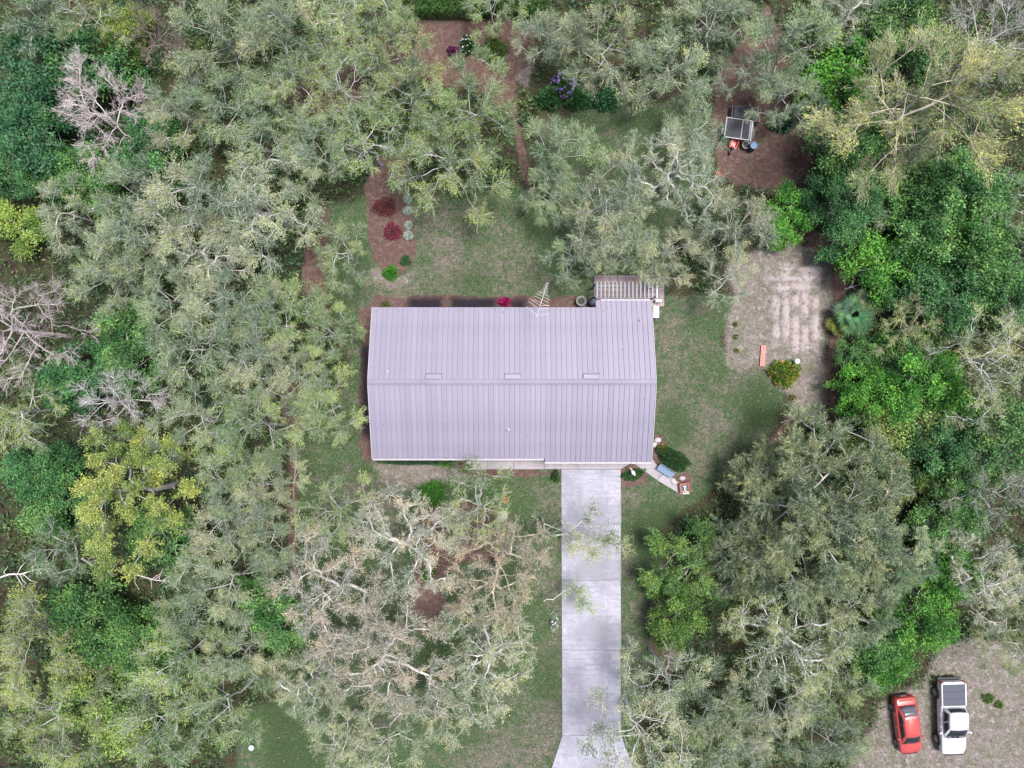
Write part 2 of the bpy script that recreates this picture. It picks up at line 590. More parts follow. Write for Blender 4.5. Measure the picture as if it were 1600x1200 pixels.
    nt.links.new(mathn(nt, 'ADD', n_fine, mathn(nt, 'MULTIPLY', n_grain, 0.5)), bn.inputs['Height'])
    nt.links.new(bn.outputs[0], b.inputs['Normal'])
    return m


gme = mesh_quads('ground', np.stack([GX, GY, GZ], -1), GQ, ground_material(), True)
for nm, f in (('grass', f_grass), ('mulch', f_mulch), ('sand', f_sand), ('dry', f_dry), ('lush', f_lush), ('ridge', ridge), ('painted_shade', f_painted_shade)):
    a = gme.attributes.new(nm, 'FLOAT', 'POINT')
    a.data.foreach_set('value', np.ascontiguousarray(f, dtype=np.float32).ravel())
ground = obj('ground', gme)
tag(ground, 'lawn, mulch, leaf litter and sandy soil around the house', None, None, 'structure')


def sample(fld, x, y):
    i = np.clip(((np.asarray(x) + 44) / 0.25).round().astype(int) + 9, 0, nx - 1)
    j = np.clip(((np.asarray(y) + 34) / 0.25).round().astype(int) + 9, 0, ny - 1)
    return fld[i, j]


# ------------------------------------------------------------------ house, driveway, paths
def roof_metal():
    m, nt, b, o = new_mat('painted_standing_seam_metal')
    tc = N(nt, 'TexCoord').outputs['Object']
    geo = N(nt, 'ObjectInfo')
    f = noise(nt, 0.35, 4, 0.6, tc)
    c = ramp(nt, f, [(0.35, (0.232, 0.216, 0.276)), (0.65, (0.268, 0.250, 0.312))])
    k = ramp(nt, geo.outputs['Random'], [(0, (0.93, 0.94, 0.95)), (1, (1.06, 1.05, 1.05))])
    c = mixc(nt, 1.0, c, k, 'MULTIPLY')
    mp = N(nt, 'Mapping')
    mp.inputs['Scale'].default_value = (9, 0.7, 1)
    nt.links.new(tc, mp.inputs[0])
    s = noise(nt, 1.0, 5, 0.7, mp.outputs[0])
    c = mixc(nt, ramp(nt, s, [(0.55, (0, 0, 0)), (0.78, (0.4, 0.4, 0.4))]), c, (0.15, 0.135, 0.14))
    sp = noise(nt, 5.5, 2, 0.5, tc)
    c = mixc(nt, ramp(nt, sp, [(0.70, (0, 0, 0)), (0.74, (0.5, 0.5, 0.5))]), c, (0.10, 0.085, 0.07))
    nt.links.new(c, b.inputs['Base Color'])
    b.inputs['Roughness'].default_value = 0.42
    b.inputs['Metallic'].default_value = 0.15
    return m


def concrete(name, base, stain=0.5, scale=0.5, tracks=False):
    m, nt, b, o = new_mat(name)
    tc = N(nt, 'TexCoord').outputs['Object']
    oi = N(nt, 'ObjectInfo')
    f1 = noise(nt, scale, 5, 0.7, tc)
    mp = N(nt, 'Mapping')
    mp.inputs['Scale'].default_value = (0.45, 3.2, 1)
    nt.links.new(tc, mp.inputs[0])
    f2 = noise(nt, 1.1, 6, 0.75, mp.outputs[0])
    f3 = noise(nt, 14, 4, 0.7, tc)
    c = ramp(nt, f1, [(0.33, tuple(x * 0.66 for x in base)), (0.52, base), (0.7, tuple(min(1, x * 1.12) for x in base))])
    c = mixc(nt, ramp(nt, f2, [(0.48, (0, 0, 0)), (0.72, (stain,) * 3)]), c, tuple(x * 0.46 for x in base))
    c = mixc(nt, ramp(nt, noise(nt, .28, 4, .65, tc), [(0.40, (0, 0, 0)), (0.58, (stain * .85,) * 3)]), c, tuple(x * 0.55 for x in base))
    if tracks:
        sx = N(nt, 'SeparateXYZ')
        nt.links.new(tc, sx.inputs[0])
        ax = mathn(nt, 'ABSOLUTE', sx.outputs['X'])
        band = mathn(nt, 'SUBTRACT', 1.0, mathn(nt, 'DIVIDE', mathn(nt, 'ABSOLUTE', mathn(nt, 'SUBTRACT', ax, 0.85)), 0.42), True)
        band = mathn(nt, 'MULTIPLY', band, ramp(nt, f1, [(0.35, (0, 0, 0)), (0.62, (0.55, 0.55, 0.55))]))
        c = mixc(nt, band, c, tuple(x * 0.55 for x in base))
        vo = N(nt, 'TexVoronoi', feature='DISTANCE_TO_EDGE')
        vo.inputs['Scale'].default_value = 0.21
        dist = N(nt, 'Mix', data_type='VECTOR')
        nz = N(nt, 'TexNoise')
        nz.inputs['Scale'].default_value = 1.4
        nt.links.new(tc, nz.inputs['Vector'])
        dist.inputs[0].default_value = 0.25
        nt.links.new(tc, dist.inputs[4])
        nt.links.new(nz.outputs['Color'], dist.inputs[5])
        nt.links.new(dist.outputs[1], vo.inputs['Vector'])
        c = mixc(nt, ramp(nt, vo.outputs['Distance'], [(0.0015, (0.4, 0.4, 0.4)), (0.004, (0, 0, 0))]), c, tuple(x * 0.35 for x in base))
        oil = noise(nt, 1.9, 2, 0.5, tc)
        c = mixc(nt, ramp(nt, oil, [(0.70, (0, 0, 0)), (0.78, (0.5, 0.5, 0.5))]), c, tuple(x * 0.4 for x in base))
    c = mixc(nt, 1.0, c, ramp(nt, f3, [(0.3, (0.88, 0.88, 0.88)), (0.7, (1.06, 1.06, 1.06))]), 'MULTIPLY')
    k = ramp(nt, oi.outputs['Random'], [(0, (0.94, 0.94, 0.95)), (1, (1.04, 1.03, 1.04))])
    c = mixc(nt, 1.0, c, k, 'MULTIPLY')
    nt.links.new(c, b.inputs['Base Color'])
    b.inputs['Roughness'].default_value = 0.85
    bn = N(nt, 'Bump')
    bn.inputs['Strength'].default_value = 0.3
    bn.inputs['Distance'].default_value = 0.02
    nt.links.new(f3, bn.inputs['Height'])
    nt.links.new(bn.outputs[0], b.inputs['Normal'])
    return m


M_ROOF = roof_metal()
M_UNDER = simple('roof_underlay', (0.05, 0.045, 0.05), 0.9)
M_WALL = simple('cream_siding', (0.52, 0.47, 0.40), 0.8, bump=0.2)
M_WHITE = simple('white_paint', (0.56, 0.555, 0.57), 0.45, var=0.05)
M_TRIM = simple('pale_trim', (0.42, 0.40, 0.43), 0.5, var=0.06)
M_GLASS = simple('dark_glass', (0.018, 0.025, 0.03), 0.06, var=0.05)
M_CONC = concrete('driveway_concrete', (0.40, 0.397, 0.462), 1.0, tracks=True)
M_CONC2 = concrete('walk_concrete', (0.36, 0.332, 0.35), 0.35)
M_DARKMETAL = simple('dark_metal', (0.05, 0.05, 0.055), 0.5)
M_STEEL = simple('galvanised_steel', (0.5, 0.5, 0.52), 0.4, 0.6, var=0.1)
M_ALU = simple('white_aluminium', (0.50, 0.50, 0.53), 0.35, 0.2, var=0.05)
M_BRICK = simple('red_brick', (0.34, 0.12, 0.09), 0.85, var=0.25, scale=6)
M_BROWNWOOD = simple('weathered_wood', (0.19, 0.14, 0.12), 0.85, var=0.25, scale=5)
M_SLAT = simple('pale_painted_wood', (0.46, 0.47, 0.50), 0.7, var=0.1, scale=5)
M_GREYWOOD = simple('grey_painted_wood', (0.085, 0.095, 0.12), 0.75, var=0.15, scale=5)
M_BLACK = simple('black_rubber', (0.02, 0.02, 0.022), 0.7)

house = thing('house', 'single storey house under a lavender grey standing seam metal roof', 'house', (0, 0, 0))
XE = 10.34                # gable overhang
YB, YR, YF = 5.68, 0.145, -5.54
ZE, ZR = 2.80, 4.40
SLB = (ZR - ZE) / (YB - YR)
SLF = (ZR - ZE) / (YR - YF)
YB2, YF2 = 6.21, -5.80     # the deeper eaves of the rear room and of the garage
XB2 = 6.25                 # rear room begins here
XF2 = 2.42                 # garage begins here


def roof_z(y):
    return ZR - (y - YR) * SLB if y > YR else ZR - (YR - y) * SLF


# walls
wb = MB()
wt = 0.2
outl = [(-9.95, -4.95), (2.75, -4.95), (2.75, -5.25), (9.95, -5.25), (9.95, 5.75), (6.6, 5.75), (6.6, 5.25), (-9.95, 5.25)]
wb.prism(outl, 0, 2.62)
for sx in (-1, 1):
    x0, x1 = sx * 9.95, sx * 9.80
    wb.add([(x0, -4.9, 2.62), (x0, 5.2, 2.62), (x0, YR, 4.16), (x1, -4.9, 2.62), (x1, 5.2, 2.62), (x1, YR, 4.16)], [(0, 1, 2), (5, 4, 3), (0, 3, 4, 1), (1, 4, 5, 2), (2, 5, 3, 0)])
wb.build('wall', M_WALL, house)


def window(c, wd, ht, axis, name='window'):
    f = MB()
    g = MB()
    x, y, z = c
    if axis in ('f', 'b'):
        s = -1 if axis == 'f' else 1
        for dx in (-wd / 2, wd / 2):
            f.box((x + dx, y + s * 0.03, z), (0.08, 0.06, ht + 0.08))
        for dz in (-ht / 2, 0, ht / 2):
            f.box((x, y + s * 0.028, z + dz), (wd - 0.08, 0.05, 0.07))
        g.box((x, y + s * 0.008, z), (wd - 0.08, 0.012, ht - 0.05))
    else:
        s = -1 if axis == 'l' else 1
        for dy in (-wd / 2, wd / 2):
            f.box((x + s * 0.03, y + dy, z), (0.06, 0.08, ht + 0.08))
        for dz in (-ht / 2, 0, ht / 2):
            f.box((x + s * 0.028, y, z + dz), (0.05, wd - 0.08, 0.07))
        g.box((x + s * 0.008, y, z), (0.012, wd - 0.08, ht - 0.05))
    o = f.build('window', M_WHITE, house)
    g.build('pane', M_GLASS, o)


for x in (-8, -5.2, -1.8):
    window((x, -4.95, 1.5), 1.5, 1.2, 'f')
for x in (-7.5, -4, -0.5, 3.5):
    window((x, 5.25, 1.5), 1.5, 1.2, 'b')
for y in (-2.5, 2.5):
    window((-9.95, y, 1.5), 1.2, 1.2, 'l')
    window((9.95, y, 1.5), 1.2, 1.2, 'r')
gd = MB()
for k in range(4):
    gd.box((6.2, -5.29, 0.32 + k * 0.56), (4.8, 0.05, 0.545))
gd.build('garage_door', M_WHITE, house)
fd = MB().box((0.6, -4.98, 1.04), (0.95, 0.05, 2.05)).build('door', M_BRICK, house)
MB().ball((0.95, -5.04, 1.0), 0.035, 6).build('handle', M_STEEL, fd)

# roof: dark deck, then one metal pan per strip with its seam
roof = MB()


def deck(x0, x1, ya, yb):
    za, zb = roof_z(ya), roof_z(yb)
    roof.add([(x0, ya, za - 0.10), (x1, ya, za - 0.10), (x1, yb, zb - 0.10), (x0, yb, zb - 0.10),
              (x0, ya, za - 0.035), (x1, ya, za - 0.035), (x1, yb, zb - 0.035), (x0, yb, zb - 0.035)],
             [(3, 2, 1, 0), (4, 5, 6, 7), (0, 1, 5, 4), (1, 2, 6, 5), (2, 3, 7, 6), (3, 0, 4, 7)])


deck(-XE + .02, XE - .02, YR, YB - .02)
deck(-XE + .02, XE - .02, YF + .02, YR)
deck(XB2 + .02, XE - .02, YB - .02, YB2 - .02)
deck(XF2 + .02, XE - .02, YF2 + .02, YF + .02)
roof_o = roof.build('roof', M_UNDER, house)

NP = 55
PW = 2 * XE / NP


def pan(length, slope_len_y, sgn):
    """one roof pan running from the ridge (y=0) down to y=sgn*slope_len_y, with a raised seam on its left edge"""
    b = MB()
    sl = SLB if sgn > 0 else SLF
    L = slope_len_y
    g = 0.008
    prof = [(-PW / 2 + g, -0.03), (-PW / 2 + g, 0.042), (-PW / 2 + g + 0.026, 0.042), (-PW / 2 + g + 0.026, 0.0), (-PW / 6, 0.0), (-PW / 6 + .01, 0.006), (PW / 6 - .01, 0.006), (PW / 6, 0.0), (PW / 2 - g, 0.0), (PW / 2 - g, -0.03)]
    r0 = [(x, 0.0, z) for x, z in prof]
    r1 = [(x, sgn * L, z - sl * L) for x, z in prof]
    b.loft([r0, r1])
    return b.mesh('roof_panel', M_ROOF)


pans = {}
rr = random.Random(5)
for side in (1, -1):
    for i in range(NP):
        x = -XE + (i + 0.5) * PW
        if side > 0:
            L = (YB2 if x > XB2 + 0.1 else YB) - YR - 0.10
        else:
            L = YR - (YF2 if x > XF2 + 0.1 else YF) - 0.10
        key = (side, round(L, 2))
        if key not in pans:
            pans[key] = pan(0, L, side)
        y0 = YR + side * 0.10
        o = obj('roof_panel', pans[key], roof_o, loc=(x, y0, roof_z(y0)))

# ridge cap, gable trims, eave trims
rc = MB()
rc.loft([[(x, YR - 0.22, roof_z(YR - 0.22) + 0.06), (x, YR - 0.10, ZR + 0.065), (x, YR, ZR + 0.10), (x, YR + 0.10, ZR + 0.065), (x, YR + 0.22, roof_z(YR + 0.22) + 0.06), (x, YR, ZR + 0.03)] for x in (-XE - .03, XE + .03)])
rc.build('ridge_cap', M_ROOF, roof_o)
for sx in (-1, 1):
    x = sx * (XE + 0.012)
    for ya, yb in ((YR + .02, (YB2 if sx > 0 else YB)), ((YF2 if sx > 0 else YF), YR - .02)):
        t = MB()
        z0, z1 = roof_z(ya), roof_z(yb)
        t.loft([[(x - .02, ya, z0 - .2), (x + .02, ya, z0 - .2), (x + .02, ya, z0 + .06), (x - .02, ya, z0 + .06)],
                [(x - .02, yb, z1 - .2), (x + .02, yb, z1 - .2), (x + .02, yb, z1 + .06), (x - .02, yb, z1 + .06)]])
        t.build('gable_trim', M_TRIM, roof_o)


def gutter(x0, x1, y, name='gutter'):
    z = roof_z(y) - 0.06
    s = -1 if y < 0 else 1
    b = MB()
    prof = [(0.0, -0.10), (0.085, -0.10), (0.10, 0.0), (0.11, 0.02), (0.11, 0.03), (0.085, 0.03), (0.08, -0.08), (0.012, -0.08), (0.012, 0.02), (0, 0.02)]
    b.loft([[(x, y + s * a, z + c) for a, c in prof] for x in (x0, x1)])
    o = b.build('gutter', M_TRIM, house)
    n = int((x1 - x0) / 0.92)
    hm = MB().box((0, 0, 0), (0.03, 0.125, 0.012)).mesh('gutter_hanger', M_WHITE)
    for k in range(n):
        obj('gutter_hanger', hm, o, loc=(x0 + (k + 0.6) * (x1 - x0) / n, y + s * 0.058, z + 0.040))


gutter(-XE, XF2 - .05, YF)
gutter(XF2, XE, YF2)
gutter(XB2 + 0.35, XE - 0.05, YB2)

# vents and pipes on the roof
for px in (678, 801, 923.5):
    x = P(px, 588, 4.2)[0]
    ya, yb = YR + 0.23, YR + 0.62
    v = MB()
    v.loft([[(x + a, ya, roof_z(ya) + b) for a, b in ((-.62, .01), (-.58, .16), (.58, .16), (.62, .01))],
            [(x + a, yb - .08, roof_z(yb - .08) + b) for a, b in ((-.62, .01), (-.56, .17), (.56, .17), (.62, .01))],
            [(x + a, yb, roof_z(yb) + b) for a, b in ((-.62, .01), (-.56, .09), (.56, .09), (.62, .01))]])
    v.build('ridge_vent', M_ROOF, roof_o)
for px, py in ((607, 580), (794, 672), (1003, 500), (691, 660), (714, 697)):
    side = 1 if py < 596 else -1
    x, y, _ = P(px, py, 3.7)
    z = roof_z(y)
    v = MB()
    r = 0.06 if py not in (660, 697) else 0.03
    v.lathe([(r * 2.6, 0.0), (r * 2.2, 0.05), (r, 0.09), (r, 0.30), (r * 0.75, 0.30), (r * 0.7, 0.12)], (x, y, z), 10)
    v.build('vent_pipe', M_TRIM if r > .05 else M_STEEL, roof_o, True)

# driveway slabs
drive = MB()
drive_o = thing('driveway', None, None, (0, 0, 0))
tag(drive_o, 'pale lavender concrete driveway from the garage to the street', None, None, 'structure')


def slab(parent, name, poly, mat, h=0.06, z0=-0.08):
    pp = [P(a, b)[:2] for a, b in poly]
    cx = sum(p[0] for p in pp) / len(pp)
    cy = sum(p[1] for p in pp) / len(pp)
    b = MB()
    b.prism([((x - cx) * 0.9995, (y - cy) * 0.9992) for x, y in pp], z0, h)
    return obj(name, b.mesh(name, mat), parent, loc=(cx, cy, 0), bevel=0.006)


for ya, yb in ((733.4, 818.7), (819, 906), (906.35, 1015), (1015.35, 1148.7)):
    t = lambda y: 877 + (y - 733) / 416 * 1.5
    slab(drive_o, 'slab', [(t(ya), ya), (t(yb), yb), (970.5, yb), (969.5, ya)], M_CONC, h=0.06 + rr.uniform(-.004, .004))
slab(drive_o, 'slab', [(878.5, 1149.0), (857, 1215), (995, 1215), (970.5, 1149.0)], M_CONC, 0.062)
slab(drive_o, 'slab', [(857, 1215.6), (832, 1290), (1022, 1290), (995, 1215.6)], M_CONC, 0.058)
walk_o = thing('walkway', None, None, (0, 0, 0))
tag(walk_o, 'concrete front walk along the eaves and angled path beside the garage', None, None, 'structure')
slab(walk_o, 'slab', [(850.6, 700), (850.6, 732.8), (969.5, 732.8), (987.5, 722.5), (987.5, 700)], M_CONC2, 0.065)
for a, b in ((738, 762), (762.5, 802.5), (803, 850)):
    slab(walk_o, 'slab', [(a, 700), (a, 733), (b, 733), (b, 700)], M_CONC2, 0.07)
slab(walk_o, 'slab', [(988, 700), (988, 722.6), (1026, 749.5), (1036, 739.5), (1018, 716), (1018, 700)], M_CONC2, 0.066)
slab(walk_o, 'slab', [(1026.5, 750), (1063, 772), (1077, 772), (1076, 762), (1058, 752), (1036.4, 740)], M_CONC2, 0.062)

# patio pavers under the pergola
patio = thing('patio', None, None, (0, 0, 0))
tag(patio, 'pinkish paver patio at the back of the house under the pergola', None, None, 'structure')
pm = MB().box((0, 0, 0.03), (0.585, 0.585, 0.08)).mesh('paver', simple('pink_paver', (0.27, 0.21, 0.215), 0.85, var=0.2, scale=2))
for i in range(9):
    for j in range(4):
        x, y, _ = P(930 + i * 12.2 + 4, 436 + j * 12.2)
        obj('paver', pm, patio, loc=(x + rr.uniform(-.008, .008), y + rr.uniform(-.008, .008), rr.uniform(-.006, .006)))

# pergola
pg = thing('pergola', 'grey slatted pergola at the back of the house, partly under oak branches', 'pergola', P(978, 452))
ox, oy, _ = P(978, 452)
PZ = 2.35
bm_ = MB().box((0, 0, 0), (4.95, 0.07, 0.14)).mesh('beam', M_GREYWOOD)
for py in (443, 449.5, 456.5, 463):
    x, y, _ = P(979, py, PZ)
    obj('beam', bm_, pg, loc=(x - ox, y - oy, PZ))
sm_ = MB().box((0, 0, 0), (0.045, 1.20, 0.075)).mesh('slat', M_SLAT)
for k in range(16):
    x, y, _ = P(933 + k * 6.2, 453, PZ + .1)
    obj('slat', sm_, pg, loc=(x - ox, y - oy, PZ + 0.109))
for px in (931, 1026):
    x0, y0, _ = P(px, 453, PZ)
    MB().box((x0 - ox, y0 - oy, PZ + .02), (0.09, 1.26, 0.17)).build('side_rail', M_WHITE if px > 1000 else M_GREYWOOD, pg)
    for py in (444, 462):
        x, y, _ = P(px, py, PZ)
        MB().box((x - ox, y - oy, PZ / 2 - .035), (0.1, 0.1, PZ - .07)).build('post', M_GREYWOOD, pg)

# air handler boxes beside the rear room
def box_unit(px, py, sx, sy, sz, label, name, cat, mat):
    t = thing(name, label, cat, P(px, py))
    b = MB().box((0, 0, sz / 2), (sx, sy, sz))
    b.build('body', mat, t, bevel=0.02)
    MB().box((0, 0, sz + .015), (sx + .05, sy + .05, .03)).build('lid', mat, t, bevel=0.008)
    g = MB()
    for k in range(5):
        g.box((sx / 2 + .008, 0, sz * (0.2 + .13 * k)), (.014, sy * .8, .03))
    g.build('grille', M_STEEL, t)
    return t


box_unit(1021.5, 489, 0.38, 0.85, 0.9, 'tall white utility box against the right gable wall by the rear eave', 'utility_box', 'utility box', M_WHITE)
box_unit(1027, 471, 0.45, 0.18, 0.55, 'small white box at the corner of the pergola', 'junction_box', 'box', M_WHITE)

# television antenna on its mast
an = thing('television_antenna', 'white rooftop television antenna on a mast above the rear eave', 'antenna', P(845, 478, 0)[:2] + (0,))
ax0, ay0, _ = P(845, 478, 0)
AZ = 6.2
tip = Vector(P(855.5, 441, AZ)) - Vector((ax0, ay0, 0))
tail = Vector(P(838.5, 495, AZ - .15)) - Vector((ax0, ay0, 0))
mid = tail.lerp(tip, 0.42)
MB().tube([(mid.x, mid.y, 0), (mid.x, mid.y, AZ + .1)], 0.03).build('mast', M_ALU, an)
MB().tube([tail, tip], 0.018).build('boom', M_ALU, an)
d = (tip - tail).normalized()
nrm = Vector((-d.y, d.x, 0)).normalized()
nrm = (nrm * 0.93 - d * 0.36).normalized()
perp = Vector((-d.y, d.x, 0)).normalized()
for t_, hl in ((0.97, .16), (0.9, .2), (0.85, .24), (0.8, .27), (0.75, .3), (0.70, .32), (0.655, .52), (0.58, .60), (0.50, .68), (0.40, .74)):
    c = tail.lerp(tip, t_) + Vector((0, 0, .03))
    dd = (perp * 0.95 - d * (-0.12)).normalized()
    MB().tube([c - dd * hl * .8, c + dd * hl * .8], 0.007, 6).build('element', M_ALU, an)
for t_, hl, sw in ((0.32, .95, .30), (0.22, .98, .34), (0.04, 1.05, .42)):
    c = tail.lerp(tip, t_) + Vector((0, 0, .03))
    for s in (-1, 1):
        if s > 0:
            e = c + perp * hl + d * sw
        else:
            e = c - perp * hl * .75 + d * sw * .9
        MB().tube([c, c.lerp(e, .85)], 0.007, 6).build('element', M_ALU, an)
# ------------------------------------------------------------------ trees
def poisson(rng, R, rmin, lobes, n_try=1400):
    pts = []
    ph = rng.random(3) * 6.28
    for _ in range(n_try):
        a = rng.random() * 2 * PI
        rr_ = math.sqrt(rng.random())
        lim = 1 + lobes * (0.5 * math.sin(2 * a + ph[0]) + 0.35 * math.sin(3 * a + ph[1]) + 0.3 * math.sin(5 * a + ph[2]))
        r = rr_ * R * lim
        x, y = r * math.cos(a), r * math.sin(a)
        if all((x - p[0]) ** 2 + (y - p[1]) ** 2 > rmin * rmin for p in pts):
            pts.append((x, y, rr_))
    return np.array(pts)


STYLE = {
    # clump radius, twigs per clump, leaves per twig, leaf length, width, twig radius, contortion, dome, spread
    'oak':    dict(cr=1.28, tw=30, lv=46, L=.155, W=.046, tr=.0145, con=.06, dome=.38, gap=1.62, lobes=.34, sub=3, dir=.9, al=1.5, fork=.28, skip=.03, hv=.22),
    'full':   dict(cr=.95, tw=22, lv=66, L=.15, W=.065, tr=.011, con=.07, dome=.38, gap=1.25, lobes=.30, sub=1, dir=.85, fork=.28, skip=.12, hv=.22),
    'thin':   dict(cr=1.25, tw=17, lv=36, L=.135, W=.055, tr=.0135, con=.08, al=1.3, dome=.30, gap=1.45, lobes=.40, sub=3, dir=.8, fork=.25, skip=.10, hv=.18),
    'sparse': dict(cr=1.10, tw=19, lv=36, L=.13, W=.052, tr=.0155, con=.11, al=1.2, dome=.26, gap=1.22, lobes=.35, sub=4, dir=.75, fork=.20, skip=.05, hv=.16),
    'feather': dict(cr=1.15, tw=28, lv=66, L=.16, W=.044, tr=.0125, con=.04, dome=.42, gap=1.18, lobes=.22, sub=2, dir=.95, al=1.7, fork=.22, skip=.02, hv=.22),
    'leafy':  dict(cr=0.85, tw=13, lv=64, L=.21, W=.105, tr=.012, con=.08, dome=.45, gap=1.05, lobes=.32, sub=0, dir=.7, fork=.25, skip=.03, hv=.26),
    'fine':   dict(cr=1.75, tw=24, lv=44, L=.18, W=.044, tr=.0135, con=.03, al=1.8, dome=.35, gap=1.55, lobes=.35, sub=4, dir=1.5, fork=.22, skip=.06, hv=.18),
    'dead':   dict(cr=1.40, tw=13, lv=0, L=.1, W=.05, tr=.0125, con=.05, dome=.30, gap=1.25, lobes=.45, sub=8, dir=1.1, fork=.22, skip=.0, hv=.14),
}


def gen_tree(seed, R, H, style, off=(0, 0)):
    st = STYLE[style]
    rng = np.random.default_rng(seed)
    pc = poisson(rng, R, st['gap'] * (1.0 if R < 4 else 1.08), st['lobes'])
    pc = pc[rng.random(len(pc)) > st['skip']]
    dome = st['dome']
    pc[:, 0] += off[0]
    pc[:, 1] += off[1]
    cz = H * ((1 - dome) + dome * np.sqrt(np.clip(1 - pc[:, 2] ** 2, 0, 1))) - st['cr'] * 0.55 - rng.random(len(pc)) * H * st['hv']
    C = np.column_stack([pc[:, 0], pc[:, 1], cz])
    # lower tier
    nl = max(2, len(C) // 6)
    k = rng.choice(len(C), nl, replace=False)
    C2 = C[k] * np.array([.85, .85, 0.74]) + rng.normal(0, .4, (nl, 3))
    C = np.vstack([C, C2])
    fz = H * st['fork']
    lean = rng.normal(0, .05 * R, 2)
    tk = np.array([[0, 0, -0.15], [0.02 * R, 0.02 * R, fz * .35], [lean[0] * .5, lean[1] * .5, fz * .7], [lean[0], lean[1], fz]])
    order = np.argsort(np.hypot(C[:, 0], C[:, 1]) + 0.3 * rng.random(len(C)))
    K = 7
    links = []          # dict(pts, parent, pidx, limb)
    npos, nref, nlen = [tk[-1], tk[-1] * .85 + tk[-2] * .15], [(-1, 0), (-1, 0)], [0.0, 0.0]
    limbs = 0
    cap_limbs = 6 if R > 3 else 5
    for ci in order:
        c = C[ci]
        A = np.array(npos)
        d = np.linalg.norm(A - c, axis=1)
        rad = np.hypot(A[:, 0], A[:, 1])
        out_pen = np.clip(rad - np.hypot(c[0], c[1]), 0, None) * 1.5 + np.clip(A[:, 2] - c[2], 0, None) * 1.2
        cost = d + 0.35 * np.array(nlen) + out_pen
        if limbs >= cap_limbs:
            cost[:2] += 3
        j = int(np.argmin(cost))
        a = A[j]
        ln = np.linalg.norm(c - a)
        hor = c - a
        hor[2] = 0
        ctrl = a + (c - a) * .5 + np.array([0, 0, 1]) * ln * rng.uniform(-.02, .22) + rng.normal(0, st['con'] * ln, 3) * np.array([1, 1, .5])
        t = np.linspace(0, 1, K)[:, None]
        pts = (1 - t) ** 2 * a + 2 * t * (1 - t) * ctrl + t * t * c
        jit = rng.normal(0, st['con'] * .28 * ln, (K, 3))
        jit[0] = 0
        jit[-1] = 0
        pts = pts + jit
        pr, pi = nref[j]
        if pr < 0:
            limb = limbs
            limbs += 1
        else:
            limb = links[pr]['limb']
        li = len(links)
        links.append(dict(p=pts, pr=pr, pi=pi, limb=limb, n=np.zeros(K)))
        base = nlen[j]
        for q in range(2, K):
            npos.append(pts[q])
            nref.append((li, q))
            nlen.append(base + ln * q / (K - 1))
    for li, l in enumerate(links):
        l['n'] += 1
        pr, pi = l['pr'], l['pi']
        while pr >= 0:
            links[pr]['n'][:pi + 1] += 1
            pr, pi = links[pr]['pr'], links[pr]['pi']
    r0 = {'sparse': .045, 'dead': .027}.get(style, .027)
    for l in links:
        l['r'] = r0 * np.power(l['n'], 0.56)
        l['r'][-1] *= 0.75
    out = {}
    tot = len(links)
    rt = r0 * tot ** 0.56 * 1.15
    out['trunk'] = tubes(tk[None], np.array([[rt * 1.45, rt * 1.05, rt, rt * .95]]), 9)
    out['limbs'] = []
    for b in range(limbs):
        ll = [l for l in links if l['limb'] == b]
        out['limbs'].append(tubes(np.array([l['p'] for l in ll]), np.array([l['r'] for l in ll]), 6))
    # twigs
    cr = st['cr']
    n_tw = st['tw']
    M = len(C)
    ends = np.array([l['p'][-1] for l in links])
    dirs = np.array([l['p'][-1] - l['p'][-3] for l in links])
    dirs[:, 2] = np.abs(dirs[:, 2]) * .5 + .25 * np.linalg.norm(dirs, axis=1)
    dirs = norm(dirs)
    outw = norm(np.column_stack([ends[:, 0], ends[:, 1], np.full(M, R * .55)]))
    axis = norm(dirs * .4 + outw * .8)
    # also start some twigs along the last third of each link
    tq = rng.random((M, n_tw)) ** 1.6
    stp = np.array([l['p'] for l in links])
    ti = np.clip((K - 1) - tq * 2.4, 0, K - 1)
    i0 = np.floor(ti).astype(int).clip(0, K - 2)
    fr = (ti - i0)[..., None]
    S0 = np.take_along_axis(stp, i0[..., None].repeat(3, 2), 1) * (1 - fr) + np.take_along_axis(stp, (i0 + 1)[..., None].repeat(3, 2), 1) * fr
    rd = norm(rng.normal(0, 1, (M, n_tw, 3)))
    D = norm(axis[:, None, :] * st['dir'] + rd * 0.95)
    D[..., 2] = np.where(D[..., 2] < -.25, -D[..., 2] * .5, D[..., 2])
    ln = cr * rng.uniform(.62, 1.2, (M, n_tw))
    KT = 5
    t = np.linspace(0, 1, KT)[None, None, :, None]
    bend = norm(rng.normal(0, 1, (M, n_tw, 3)) + np.array([0, 0, -.25])) * ln[..., None] * .28
    TP = S0[:, :, None, :] + D[:, :, None, :] * ln[..., None, None] * t + bend[:, :, None, :] * t * t
    wob = rng.normal(0, 1, TP.shape) * ln[..., None, None] * (.035 + st['con'] * .28)
    wob[:, :, 0] = 0
    TP = (TP + wob).reshape(-1, KT, 3)
    TRr = np.linspace(1.25, .5, KT)[None, :] * st['tr'] * rng.uniform(.7, 1.3, (len(TP), 1))
    parts = [tubes(TP, TRr, 3)]
    ST = None
    if st['sub']:
        ns = st['sub']
        nT = len(TP)
        tt = rng.uniform(.3, .95, (nT, ns))
        ii = np.floor(tt * (KT - 1)).astype(int).clip(0, KT - 2)
        ff = (tt * (KT - 1) - ii)[..., None]
        S1 = np.take_along_axis(TP, ii[..., None].repeat(3, 2), 1) * (1 - ff) + np.take_along_axis(TP, (ii + 1)[..., None].repeat(3, 2), 1) * ff
        dirT = norm(TP[:, -1] - TP[:, 0])
        D1 = norm(dirT[:, None, :] * .9 + norm(rng.normal(0, 1, (nT, ns, 3))) * .9)
        l1 = rng.uniform(.25, .55, (nT, ns)) * cr * (1.05 - tt * .5)
        ks = 3 if style == 'dead' else 2
